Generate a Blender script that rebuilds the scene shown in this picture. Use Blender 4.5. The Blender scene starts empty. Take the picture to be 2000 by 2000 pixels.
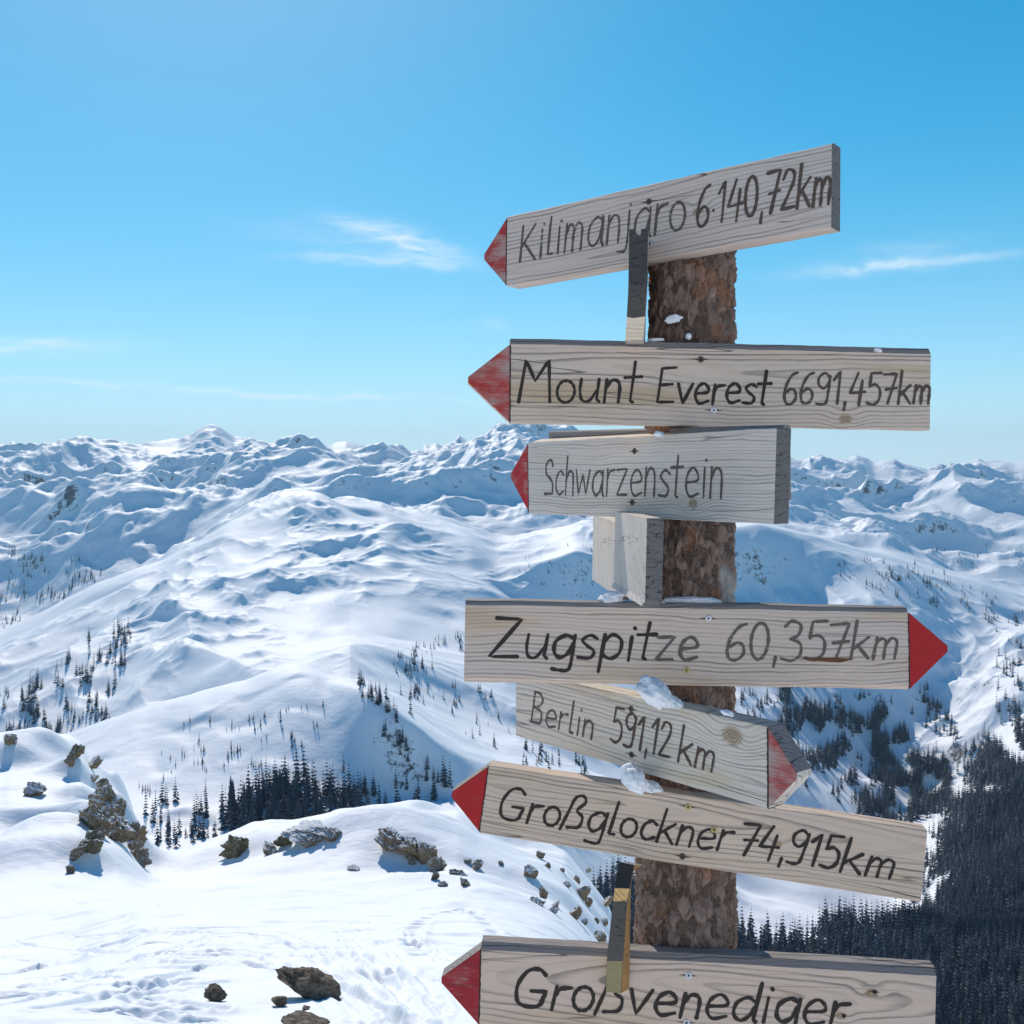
import bpy, bmesh, math, random
import numpy as np
from mathutils import Vector, Matrix

R = math.radians
sc = bpy.context.scene
COL = sc.collection
rng = np.random.default_rng(7)
random.seed(7)

# ------------------------------------------------------------------ camera, sky, sun, exposure
F = 2145.0            # focal length in units of 1/2000 picture width
HOR = 911.0           # eye level, in the same units from the top
cam_d = bpy.data.cameras.new("camera")
cam = bpy.data.objects.new("camera", cam_d); COL.objects.link(cam)
cam.location = (0, 0, 0); cam.rotation_euler = (R(90), 0, 0)
cam_d.sensor_width = 36; cam_d.lens = 36 * F / 2000
cam_d.shift_y = -(1000 - HOR) / 2000
cam_d.clip_start = 0.05; cam_d.clip_end = 120000
sc.camera = cam

HAZE = 3.2e-5
SUN_AZ, SUN_EL = R(-17), R(38)          # left of the viewing direction, above the frame
SUN_DIR = Vector((math.sin(SUN_AZ) * math.cos(SUN_EL), math.cos(SUN_AZ) * math.cos(SUN_EL), math.sin(SUN_EL)))

sc.view_settings.view_transform = 'Standard'; sc.view_settings.look = 'None'
sc.view_settings.exposure = 0.53; sc.view_settings.gamma = 1
sc.view_settings.use_curve_mapping = False

sd = bpy.data.lights.new("sun", 'SUN'); sd.energy = 2.7; sd.angle = R(0.5); sd.color = (1.0, 0.93, 0.84)
sun = bpy.data.objects.new("sun", sd); COL.objects.link(sun)
sun.rotation_euler = (-SUN_DIR).to_track_quat('-Z', 'Y').to_euler()


class NT:
    """small helper for writing node trees"""
    def __init__(self, tree): self.t = tree; self.n = tree.nodes; self.l = tree.links
    def node(self, typ, **kw):
        n = self.n.new(typ)
        for k, v in kw.items(): setattr(n, k, v)
        return n
    def put(self, sock, v):
        if v is None: return
        if isinstance(v, bpy.types.NodeSocket): self.l.new(v, sock)
        elif isinstance(v, (tuple, list)) and sock.type == 'RGBA' and len(v) == 3: sock.default_value = (*v, 1)
        else: sock.default_value = v
    def m(self, op, a, b=None, c=None, clamp=False):
        n = self.node('ShaderNodeMath', operation=op, use_clamp=clamp)
        for i, v in enumerate((a, b, c)): self.put(n.inputs[i], v)
        return n.outputs[0]
    def mix(self, f, a, b, blend='MIX'):
        n = self.node('ShaderNodeMix', data_type='RGBA', blend_type=blend)
        self.put(n.inputs[0], f); self.put(n.inputs[6], a); self.put(n.inputs[7], b)
        return n.outputs[2]
    def ramp(self, v, a, b, x=0.0, y=1.0, smooth=True):
        n = self.node('ShaderNodeMapRange', interpolation_type='SMOOTHSTEP' if smooth else 'LINEAR')
        for i, q in enumerate((v, a, b, x, y)): self.put(n.inputs[i], q)
        return n.outputs[0]
    def noise(self, vec, scale, detail=4, rough=0.5, dist=0.0, out=0):
        n = self.node('ShaderNodeTexNoise')
        self.put(n.inputs['Vector'], vec); self.put(n.inputs['Scale'], scale); self.put(n.inputs['Detail'], detail)
        self.put(n.inputs['Roughness'], rough); self.put(n.inputs['Distortion'], dist)
        return n.outputs[out]
    def mapping(self, vec, scale=(1, 1, 1), loc=(0, 0, 0), rot=(0, 0, 0)):
        n = self.node('ShaderNodeMapping')
        self.put(n.inputs[0], vec); self.put(n.inputs[1], loc); self.put(n.inputs[2], rot); self.put(n.inputs[3], scale)
        return n.outputs[0]
    def sep(self, vec):
        n = self.node('ShaderNodeSeparateXYZ'); self.put(n.inputs[0], vec); return n.outputs
    def comb(self, x, y, z):
        n = self.node('ShaderNodeCombineXYZ')
        for i, v in enumerate((x, y, z)): self.put(n.inputs[i], v)
        return n.outputs[0]
    def bump(self, h, strength=1.0, dist=1.0, normal=None):
        n = self.node('ShaderNodeBump')
        self.put(n.inputs['Height'], h); self.put(n.inputs['Strength'], strength); self.put(n.inputs['Distance'], dist)
        if normal is not None: self.put(n.inputs['Normal'], normal)
        return n.outputs[0]


world = bpy.data.worlds.new("World"); sc.world = world; world.use_nodes = True
world.node_tree.nodes.clear()
W = NT(world.node_tree)
sky = W.node('ShaderNodeTexSky', sky_type='NISHITA', sun_disc=False, sun_elevation=SUN_EL, sun_rotation=SUN_AZ,
             altitude=2000, air_density=1.0, dust_density=0.5, ozone_density=4.0)
gam = W.node('ShaderNodeGamma'); W.put(gam.inputs[0], sky.outputs[0]); W.put(gam.inputs[1], 0.70)
hsv = W.node('ShaderNodeHueSaturation')
W.put(hsv.inputs['Hue'], 0.48); W.put(hsv.inputs['Saturation'], 1.52); W.put(hsv.inputs['Value'], 1.5); W.put(hsv.inputs['Color'], W.mix(1.0, gam.outputs[0], (0.86, 1.0, 1.10), 'MULTIPLY'))
skycol = hsv.outputs[0]
# brighter sky round the sun, which stands above the frame
# thin cirrus, laid out by compass direction and height above the horizon
tc = W.node('ShaderNodeTexCoord')
gx, gy, gz = W.sep(tc.outputs['Generated'])
gyc = W.m('MAXIMUM', gy, 0.05)
cu, cv = W.m('DIVIDE', gx, gyc), W.m('DIVIDE', gz, gyc)
hzf = W.m('MULTIPLY', W.m('EXPONENT', W.m('MULTIPLY', W.m('MAXIMUM', gz, 0.0), -9.0)), W.ramp(gy, -0.3, 0.5, 0.30, 0.85))
skycol = W.mix(hzf, skycol, (5.8, 7.9, 8.9))
cosun = W.m('ADD', W.m('ADD', W.m('MULTIPLY', gx, SUN_DIR.x), W.m('MULTIPLY', gy, SUN_DIR.y)), W.m('MULTIPLY', gz, SUN_DIR.z))
aur = W.m('MULTIPLY', W.m('POWER', W.m('MAXIMUM', cosun, 0.0), 14.0), 0.32)
skycol = W.mix(aur, skycol, (6.2, 7.6, 8.6))
skycol = W.mix(1.0, skycol, W.mix(W.ramp(gz, 0.40, 0.85), (1, 1, 1), (0.28, 0.48, 0.80)), 'MULTIPLY')
warp = W.noise(W.comb(cu, cv, 0.0), 9.0, 5, 0.6)
warp2 = W.noise(W.comb(cu, cv, 3.7), 9.0, 5, 0.6)
cuw = W.m('ADD', cu, W.m('MULTIPLY', W.m('SUBTRACT', warp, 0.5), 0.06))
cvw = W.m('ADD', cv, W.m('MULTIPLY', W.m('SUBTRACT', warp2, 0.5), 0.03))
total = None
for (px, py, ln, wd, ang, amt, sharp) in ((765, 462, 120, 20, 14, .62, 1), (735, 512, 130, 10, 1, .75, 1), (835, 490, 60, 18, 10, .6, 1),
                                   (1700, 522, 120, 13, -4, .62, 1), (1850, 503, 150, 10, -6, .42, 1), (90, 672, 150, 14, 2, .5, 1), (40, 690, 120, 10, 4, .4, 1),
                                   (250, 755, 320, 6, 3, .4, 1), (640, 775, 260, 6, 2, .45, 1), (960, 640, 40, 12, 10, .18, 1),
                                   (1780, 480, 120, 20, -8, .22, 1), (640, 470, 140, 26, 8, .22, 1)):
    u0, v0, a = (px - 1000) / F, (HOR - py) / F, R(-ang)
    du, dv = W.m('SUBTRACT', cuw, u0), W.m('SUBTRACT', cvw, v0)
    lx = W.m('ADD', W.m('MULTIPLY', du, math.cos(a)), W.m('MULTIPLY', dv, math.sin(a)))
    ly = W.m('SUBTRACT', W.m('MULTIPLY', dv, math.cos(a)), W.m('MULTIPLY', du, math.sin(a)))
    q = W.m('ADD', W.m('POWER', W.m('MULTIPLY', lx, F / ln), 2.0), W.m('POWER', W.m('MULTIPLY', ly, F / wd), 2.0))
    g = W.m('MULTIPLY', W.m('EXPONENT', W.m('MULTIPLY', q, -1.0)), amt)
    total = g if total is None else W.m('ADD', total, g)
streak = W.noise(W.mapping(W.comb(cuw, cvw, 0.0), (10, 60, 1), rot=(0, 0, R(-12))), 1.6, 8, 0.62, 0.8)
streak = W.ramp(streak, 0.30, 0.72)
cl = W.m('MULTIPLY', W.m('MULTIPLY', total, W.m('ADD', 0.25, streak)), W.m('GREATER_THAN', gy, 0.06), clamp=True)
skycol = W.mix(W.m('MULTIPLY', cl, 0.72), skycol, (8.0, 8.4, 8.6))
bg = W.node('ShaderNodeBackground'); W.put(bg.inputs[0], skycol); W.put(bg.inputs[1], 0.090)
wo = W.node('ShaderNodeOutputWorld'); W.l.new(bg.outputs[0], wo.inputs[0])


# ------------------------------------------------------------------ helpers
def link(name, data, parent=None):
    o = bpy.data.objects.new(name, data); COL.objects.link(o)
    if parent is not None: o.parent = parent
    return o

def tag(o, label=None, cat=None, group=None, kind=None):
    if label: o['label'] = label
    if cat: o['category'] = cat
    if group: o['group'] = group
    if kind: o['kind'] = kind
    return o

def np_mesh(name, verts, faces, mats, smooth=True, mat_idx=None):
    """verts (n,3), faces (m,3) or (m,4) arrays"""
    me = bpy.data.meshes.new(name)
    verts = np.asarray(verts, np.float32); faces = np.asarray(faces, np.int32)
    k = faces.shape[1]
    me.vertices.add(len(verts)); me.vertices.foreach_set('co', verts.ravel())
    me.loops.add(faces.size); me.loops.foreach_set('vertex_index', faces.ravel())
    me.polygons.add(len(faces))
    me.polygons.foreach_set('loop_start', np.arange(0, faces.size, k, dtype=np.int32))
    me.polygons.foreach_set('loop_total', np.full(len(faces), k, np.int32))
    me.polygons.foreach_set('use_smooth', np.full(len(faces), smooth, bool))
    if mat_idx is not None: me.polygons.foreach_set('material_index', np.asarray(mat_idx, np.int32))
    for m in (mats if isinstance(mats, (list, tuple)) else [mats]): me.materials.append(m)
    me.update(calc_edges=True); me.validate()
    return me

def bm_mesh(name, bm, mats, smooth=False):
    me = bpy.data.meshes.new(name)
    bmesh.ops.recalc_face_normals(bm, faces=bm.faces)
    for f in bm.faces: f.smooth = smooth
    bm.to_mesh(me); bm.free()
    for m in (mats if isinstance(mats, (list, tuple)) else [mats]): me.materials.append(m)
    return me

_P = np.random.default_rng(3).permutation(256); _P = np.concatenate([_P, _P, _P])
_G = np.array([(math.cos(t), math.sin(t)) for t in np.linspace(0, 2 * math.pi, 16, endpoint=False)])
def perlin(x, y, seed=0):
    x = x + seed * 17.31; y = y + seed * 9.77
    xi = np.floor(x).astype(np.int64); yi = np.floor(y).astype(np.int64)
    xf, yf = x - xi, y - yi
    xi &= 255; yi &= 255
    u = xf * xf * xf * (xf * (xf * 6 - 15) + 10); v = yf * yf * yf * (yf * (yf * 6 - 15) + 10)
    def g(ix, iy, dx, dy):
        h = _P[_P[ix] + iy] & 15
        return _G[h, 0] * dx + _G[h, 1] * dy
    a = g(xi, yi, xf, yf); b = g((xi + 1) & 255, yi, xf - 1, yf)
    c = g(xi, (yi + 1) & 255, xf, yf - 1); d = g((xi + 1) & 255, (yi + 1) & 255, xf - 1, yf - 1)
    return 1.5 * ((a + u * (b - a)) + v * ((c + u * (d - c)) - (a + u * (b - a))))
def fbm(x, y, oct=4, seed=0, gain=0.5, ridged=False):
    s = 0; a = 1.0
    for o in range(oct):
        n = perlin(x * 2 ** o, y * 2 ** o, seed + o)
        s = s + a * ((1 - 2 * np.abs(n)) if ridged else n); a *= gain
    return s
def rmf(x, y, oct=6, seed=0, gain=.5):
    s = 0; w = 1.0; a = 1.0
    for o in range(oct):
        n = np.clip(1 - np.abs(perlin(x * 2 ** o, y * 2 ** o, seed + o)), 0, 1) ** 2.4 * w
        w = np.clip(n * 1.7, 0, 1); s = s + a * n; a *= gain
    return s
def sstep(a, b, x):
    t = np.clip((x - a) / (b - a), 0, 1); return t * t * (3 - 2 * t)

def new_mat(name):
    m = bpy.data.materials.new(name); m.use_nodes = True; m.node_tree.nodes.clear()
    t = NT(m.node_tree)
    p = t.node('ShaderNodeBsdfPrincipled'); o = t.node('ShaderNodeOutputMaterial')
    t.l.new(p.outputs[0], o.inputs[0])
    return m, t, p

# ------------------------------------------------------------------ materials of the land
def snow_material(name, fine, broad, rock_lo, rock_hi, rock_scale, rockcol=(0.085, 0.078, 0.075)):
    m, t, p = new_mat(name)
    geo = t.node('ShaderNodeNewGeometry'); pos = geo.outputs['Position']
    nz = t.sep(geo.outputs['Normal'])[2]
    n1 = t.noise(pos, 1 / broad[0], 8, 0.55, 0.3)
    n2 = t.noise(t.mapping(pos, (1, 1.8, 1), rot=(0, 0, R(25))), 1 / fine[0], 10, 0.6, 0.4)
    h = t.m('ADD', t.m('MULTIPLY', n1, broad[1]), t.m('MULTIPLY', n2, fine[1]))
    rn = t.noise(pos, 1 / rock_scale, 9, 0.82)
    slope = t.m('SUBTRACT', 1.0, nz)
    rm = t.ramp(t.m('ADD', slope, t.m('MULTIPLY', t.m('SUBTRACT', rn, 0.5), 1.3)), rock_lo, rock_hi)
    rc = t.mix(t.noise(pos, 3 / rock_scale, 5, 0.6), rockcol, tuple(c * 1.9 for c in rockcol))
    sn = t.mix(t.noise(pos, 1 / (broad[0] * 2), 3), (0.84, 0.855, 0.87), (0.89, 0.89, 0.895))
    t.put(p.inputs['Base Color'], t.mix(rm, sn, rc))
    t.put(p.inputs['Roughness'], 0.62); t.put(p.inputs['Specular IOR Level'], 0.25)
    t.put(p.inputs['Normal'], t.bump(h, 1.0, 1.0))
    return m
M_GROUND = snow_material("snow_near", (2.2, 0.11), (14, 0.4), 3.0, 3.2, 3.0)
M_HILLS = snow_material("snow_hills", (9, 0.4), (90, 2.2), 0.50, 0.60, 11)
M_MOUNT = snow_material("snow_mountains", (40, 2.5), (300, 12), 0.47, 0.58, 28, (0.055, 0.056, 0.062))

# ------------------------------------------------------------------ the land: feature lines (picture x, picture y, distance)
def z2y(z, d): return HOR - F * z / d
Xr = [-400, 0, 300, 600, 900, 1100, 1200, 1300, 1436, 1700, 2000, 2400]
LINES = []
def line(pts, d, n):
    """pts: (x, y[, d]) ; n rows up to the next line"""
    pts = sorted(pts)
    LINES.append(([p[0] for p in pts], [p[1] for p in pts], [p[2] if len(p) > 2 else d for p in pts], n))

line([(-400, z2y(-2.15, 1.5)), (2400, z2y(-2.15, 1.5))], 1.5, 45)
line([(-400, 2010), (900, 2000), (1100, 2010), (1250, 2070), (1436, 2250), (1700, 2400), (2400, 2500)], 10, 420)
line([(-400, 1790), (0, 1765), (300, 1742), (600, 1740), (900, 1745), (1000, 1765), (1100, 1800), (1200, 1905), (1300, 2150), (1436, 2400), (2400, 2600)], 40, 230)
line([(-400, 1445), (0, 1433), (20, 1427), (47, 1425), (90, 1430), (137, 1437), (158, 1450), (174, 1478), (192, 1506), (210, 1530), (232, 1545), (252, 1590), (272, 1650), (289, 1686, 118),
      (310, 1690, 125), (360, 1675, 130), (404, 1647, 135), (440, 1632, 138), (493, 1610, 140), (530, 1602, 140), (571, 1602, 142), (617, 1589, 145), (680, 1576, 148),
      (735, 1573, 150), (804, 1575, 150), (860, 1584, 148), (897, 1592, 145), (936, 1622, 142), (1004, 1644, 140), (1047, 1652, 138), (1105, 1670, 135), (1165, 1738, 130),
      (1192, 1772, 125), (1230, 1930, 120), (1300, 2200, 115), (1436, 2500, 112), (2400, 2700, 110)], 110, 26)
line([(-400, 1800), (250, 1850), (700, 1880), (1000, 1900), (1150, 2020), (1240, 2180), (1436, 2500), (2400, 2700)], 250, 24)
line([(-400, 1700), (0, 1720), (200, 1730), (300, 1718), (450, 1720), (700, 1720), (900, 1730), (1050, 1790), (1150, 1880), (1240, 1980), (1436, 2080, 700), (1700, 2120, 700), (2000, 2130, 700), (2400, 2130, 700)], 640, 80)
line([(-400, 1560), (0, 1580), (200, 1590), (300, 1600), (450, 1600), (600, 1590), (680, 1580, 895), (760, 1570, 925), (850, 1560, 930), (950, 1560, 930), (1050, 1630, 930), (1150, 1720, 950), (1240, 1780, 950), (1330, 1800, 980),
      (1436, 1796, 1000), (1483, 1812, 1000), (1545, 1826, 1000), (1590, 1832, 1000), (1603, 1815, 1000), (1617, 1797, 1000), (1654, 1802, 1000), (1712, 1806, 1000), (1800, 1835, 1000), (1900, 1850, 1000), (2400, 1820, 1000)], 850, 190)
line([(-400, 1470), (0, 1450), (137, 1430), (217, 1399), (264, 1382), (311, 1369), (388, 1349), (450, 1333), (481, 1327), (528, 1309), (560, 1301), (580, 1299), (610, 1306), (640, 1322), (680, 1334, 1010), (726, 1350, 985), (766, 1380, 975), (813, 1417, 970),
      (850, 1446, 970), (897, 1474, 975), (953, 1492, 985), (1050, 1540, 1020), (1150, 1620), (1250, 1710), (1330, 1775), (1436, 1830, 1150), (1600, 1850, 1150), (1720, 1845, 1150), (1800, 1820, 1150), (1850, 1765, 1150), (1920, 1735, 1150), (2000, 1710, 1150), (2400, 1620, 1150)], 1080, 70)
line([(-400, 1600), (0, 1590), (137, 1570), (217, 1540), (311, 1510), (388, 1490), (450, 1470), (528, 1440), (580, 1400), (640, 1370), (726, 1340), (766, 1360), (813, 1395), (897, 1448), (953, 1468), (1050, 1490), (1200, 1560), (1330, 1650), (1436, 1695, 1400), (1520, 1700, 1400),
      (1600, 1715, 1400), (1680, 1755, 1400), (1740, 1785, 1400), (1790, 1765, 1400), (1835, 1690, 1400), (1880, 1620, 1400), (1940, 1585, 1400), (2000, 1560, 1400), (2400, 1480, 1400)], 1320, 170)
line([(-400, 1380), (0, 1335), (150, 1290), (300, 1262), (450, 1238), (600, 1222), (700, 1228), (800, 1260), (900, 1285), (1000, 1300), (1150, 1330), (1300, 1400), (1436, 1430), (1550, 1480), (1650, 1535), (1740, 1580), (1788, 1592), (1830, 1575), (1870, 1525), (1905, 1470), (1945, 1432), (2000, 1390), (2400, 1280)], 1850, 170)
line([(-400, 1360), (0, 1278), (150, 1215), (300, 1160), (450, 1110), (600, 1090), (750, 1110), (850, 1130), (950, 1165), (1035, 1185), (1123, 1190), (1200, 1190), (1300, 1180), (1436, 1172), (1500, 1180), (1586, 1175), (1640, 1150), (1740, 1140), (1830, 1180), (1880, 1215), (1930, 1225), (2000, 1225), (2400, 1230)], 2350, 130)
line([(-400, 1340, 2600), (0, 1240, 2600), (56, 1218, 2600), (115, 1187, 2600), (199, 1143, 2600), (264, 1114, 2600), (314, 1098, 2600), (357, 1069, 2650), (394, 1047, 2650), (441, 1014, 2700), (475, 999, 2750), (509, 986, 2750), (562, 971, 2800), (609, 975, 2800), (655, 986, 2800), (717, 994, 2800),
      (761, 1002, 2800), (800, 1020, 2750), (850, 1040, 2700), (920, 1062, 2600), (966, 1098, 2500), (1000, 1098, 2480), (1035, 1090, 2480), (1080, 1072, 2480), (1123, 1055, 2480), (1170, 1066, 2480), (1230, 1060, 2480), (1300, 1050, 2480), (1400, 1040, 2480), (1436, 1030, 2480), (1480, 1024, 2480), (1555, 1042, 2500), (1600, 1048, 2550),
      (1664, 1066, 2600), (1742, 1082, 2650), (1829, 1114, 2600), (1928, 1142, 2550), (2000, 1173, 2500), (2400, 1260, 2500)], 2600, 90)
line([(-400, 1260), (0, 1228), (115, 1188), (199, 1150), (264, 1122), (314, 1104), (357, 1080), (394, 1058), (441, 1026), (475, 1010), (509, 999), (562, 985), (609, 988), (655, 993), (717, 990), (761, 988), (850, 998), (950, 1030), (1035, 1030), (1123, 1025), (1300, 1020), (1436, 1022), (1540, 1030), (1636, 1050), (1742, 1072), (1830, 1108), (1928, 1138), (2000, 1160), (2400, 1230)], 3300, 90)
line([(-400, 985), (0, 985), (115, 985), (200, 975), (314, 955), (441, 950), (562, 950), (655, 955), (720, 975), (761, 978), (850, 955), (950, 930), (1050, 940), (1300, 970), (1436, 990), (1540, 1010), (1586, 1008), (1636, 1020), (1700, 1038), (1742, 1046), (1804, 1063), (1850, 1084), (1909, 1100), (2000, 1090), (2400, 1090)], 4200, 110)
line([(-400, 940), (0, 930), (200, 920), (373, 900), (401, 895), (440, 900), (562, 918), (655, 920), (755, 935), (850, 925), (950, 893), (1050, 880), (1200, 920), (1436, 960), (1586, 965), (1700, 975), (1850, 968), (2000, 960), (2400, 960)], 5200, 110)
line([(-400, 905), (-100, 898), (0, 893), (75, 884), (100, 878), (130, 875), (180, 878), (205, 881), (248, 876), (280, 872), (310, 864), (350, 864), (373, 856), (390, 846), (401, 841), (413, 843), (438, 853), (457, 867), (485, 870), (509, 879), (547, 886), (568, 891), (621, 893), (690, 893), (755, 900),
      (770, 895), (798, 896), (860, 899), (888, 893), (904, 884), (922, 873), (960, 861), (978, 859), (1003, 840), (1022, 833), (1059, 831), (1100, 846), (1160, 880), (1250, 905), (1400, 915), (1543, 918), (1574, 914), (1599, 906), (1624, 900), (1648, 904), (1673, 893), (1689, 901), (1707, 909), (1726, 903), (1748, 898), (1760, 906),
      (1797, 917), (1813, 925), (1860, 922), (1875, 920), (1897, 909), (1909, 905), (1934, 907), (1959, 903), (1981, 906), (2000, 904), (2100, 915), (2400, 900)], 6500, 18)
line([(-400, 945), (2400, 945)], 9000, 50)
line([(-400, 905), (-100, 892), (-30, 880), (0, 870), (12, 871), (25, 863), (37, 873), (75, 882), (130, 895), (202, 884), (217, 868), (234, 880), (300, 896), (560, 896), (621, 891), (634, 880), (649, 870), (674, 863), (686, 865), (711, 873), (730, 881), (757, 902), (795, 902), (811, 892), (829, 870), (840, 873), (852, 867), (866, 875), (890, 895), (1000, 905),
      (1800, 930), (1830, 921), (1845, 915), (1862, 911), (1875, 918), (1900, 930), (2400, 920)], 14000, 10)
line([(-400, 960), (2400, 960)], 18000, 0)

NC = 1150
xc = np.concatenate([np.linspace(-5600, -330, 46)[:-1], np.linspace(-330, 2330, NC), np.linspace(2330, 7600, 46)[1:]])
uc = (xc - 1000) / F
K = len(LINES)
def gsm(a, k):
    w = np.exp(-np.linspace(-2, 2, 2 * k + 1) ** 2); w /= w.sum()
    return np.convolve(np.pad(a, k, mode='edge'), w, mode='valid')
LY = np.array([np.interp(xc, L[0], L[1]) for L in LINES]); LD = np.array([np.interp(xc, L[0], L[2]) for L in LINES])
for k in range(K):
    LD[k] = gsm(LD[k], 60)
    LY[k] = gsm(LY[k], {15: 3, 17: 3, 3: 6, 7: 12, 11: 12, 6: 14}.get(k, 45))
LT = np.log(LD); LZ = (HOR - LY) / F * LD
# monotone cubic through the lines of each column
h = np.diff(LT, axis=0); dl = np.diff(LZ, axis=0) / h
sl = np.zeros_like(LZ); sl[0] = dl[0]; sl[-1] = dl[-1]
for k in range(1, K - 1):
    w1, w2 = 2 * h[k] + h[k - 1], h[k] + 2 * h[k - 1]
    ok = dl[k - 1] * dl[k] > 0
    with np.errstate(divide='ignore', invalid='ignore'):
        sl[k] = np.where(ok, (w1 + w2) / (w1 / dl[k - 1] + w2 / dl[k]), 0.0)
rowsT, rowsZ, rowsS = [], [], []
for k in range(K - 1):
    n = LINES[k][3]
    for j in range(n):
        t = j / n
        h00, h10, h01, h11 = 2 * t**3 - 3 * t**2 + 1, t**3 - 2 * t**2 + t, -2 * t**3 + 3 * t**2, t**3 - t**2
        rowsT.append(LT[k] + t * h[k]); rowsS.append(k + t)
        rowsZ.append(h00 * LZ[k] + h10 * h[k] * sl[k] + h01 * LZ[k + 1] + h11 * h[k] * sl[k + 1])
rowsT.append(LT[-1]); rowsZ.append(LZ[-1]); rowsS.append(K - 1)
D = np.exp(np.array(rowsT)); Z = np.array(rowsZ); S = np.array(rowsS)[:, None] + 0 * D
X = uc[None, :] * D; Y = D.copy()
PX = xc[None, :] + 0 * D

def near_line(k, w): return np.exp(-((S - k) / w) ** 2)
def steep(fn, amp, lam, s=0.35):
    """waves leaning towards the viewer (wind-packed crests)"""
    n = fn(X / lam, Y / lam)
    n = fn(X / lam, Y / lam + s * n)
    return amp * n
wA = sstep(6.5, 8.2, S) * (1 - sstep(12.5, 13.5, S))      # hills
wB = sstep(11.5, 13, S)                                      # mountains
keep = 1 - 0.88 * near_line(15, .42) - 0.9 * near_line(17, .5) - .55 * near_line(11, .25) - .6 * near_line(7, .3)
def cen(a): return a - a[row0_(8):, 45:-45].mean()
def row0_(k): return sum(L[3] for L in LINES[:k])
wx = X + 140 * perlin(X / 800, Y / 800, 90); wy = Y + 140 * perlin(X / 800, Y / 800, 91)
hills = steep(lambda a, b: fbm(a, b, 3, 5, .42), 24, 360, .6) + 30 * cen(rmf(wx / 640, wy / 640, 6, 7, .5))
hills = hills * (0.6 + 0.9 * sstep(-.4, .5, perlin(X / 600, Y / 600, 21)))
Z += keep * wA * hills
mtn = 165 * cen(rmf(wx / 1500, wy / 1200, 7, 31, .50)) + 22 * steep(lambda a, b: fbm(a, b, 3, 41, .48), 1, 420, .6)
Z += keep * wB * mtn * (1 + .3 * sstep(15.5, 17, S))
wD = sstep(4.6, 5.6, S) * (1 - sstep(7.2, 8.5, S))
Z += wD * (1 - .6 * near_line(7, .3)) * (steep(lambda a, b: fbm(a, b, 3, 51, .5), 4.5, 95))
# gullies running down the big faces on the right
wI = sstep(8.3, 9.2, S) * (1 - sstep(10.2, 10.9, S)) * sstep(1380, 1500, PX)
Z += wI * 16 * fbm((X + .25 * Y) / 150, Y / 700, 3, 61, .5, True)
# the summit ground in front: drifts, then the small stuff
wF = (1 - sstep(3.0, 3.6, S)) * sstep(.05, .6, S)
far = sstep(15, 70, D)
Z += wF * far * (steep(lambda a, b: fbm(a, b, 3, 71, .5), 1.5, 30, .45) + steep(lambda a, b: fbm(a, b, 2, 73, .5), .5, 9, .4)) * (1 - .5 * near_line(3, .1))
Z += wF * (steep(lambda a, b: fbm(a, b, 3, 75, .5), .10, 2.6, .4)) * (1 - .6 * far)
NR, NCC = D.shape
def proj_y(Zz, Dd): return HOR - F * Zz / Dd
YP = proj_y(Z, D)
row0 = {}                      # first row of each line
acc = 0
for k in range(K - 1):
    row0[k] = acc; acc += LINES[k][3]
row0[K - 1] = acc

def hit(px, py, k0=1, k1=17):
    """point of the land seen at picture position (px, py), searched between feature lines k0 and k1"""
    c = int(np.clip(np.searchsorted(xc, px), 1, NCC - 1))
    if abs(xc[c - 1] - px) < abs(xc[c] - px): c -= 1
    a, b = row0[k0], row0[k1]
    col = YP[a:b, c]
    i = int(np.argmax(col <= py))
    if col[i] > py: i = len(col) - 1
    r = a + i
    if i > 0 and col[i - 1] != col[i]:
        f = (col[i - 1] - py) / (col[i - 1] - col[i]); f = min(max(f, 0), 1)
        d = D[r - 1, c] + f * (D[r, c] - D[r - 1, c]); z = Z[r - 1, c] + f * (Z[r, c] - Z[r - 1, c])
    else: d, z = D[r, c], Z[r, c]
    return Vector(((px - 1000) / F * d, d, z))

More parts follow.
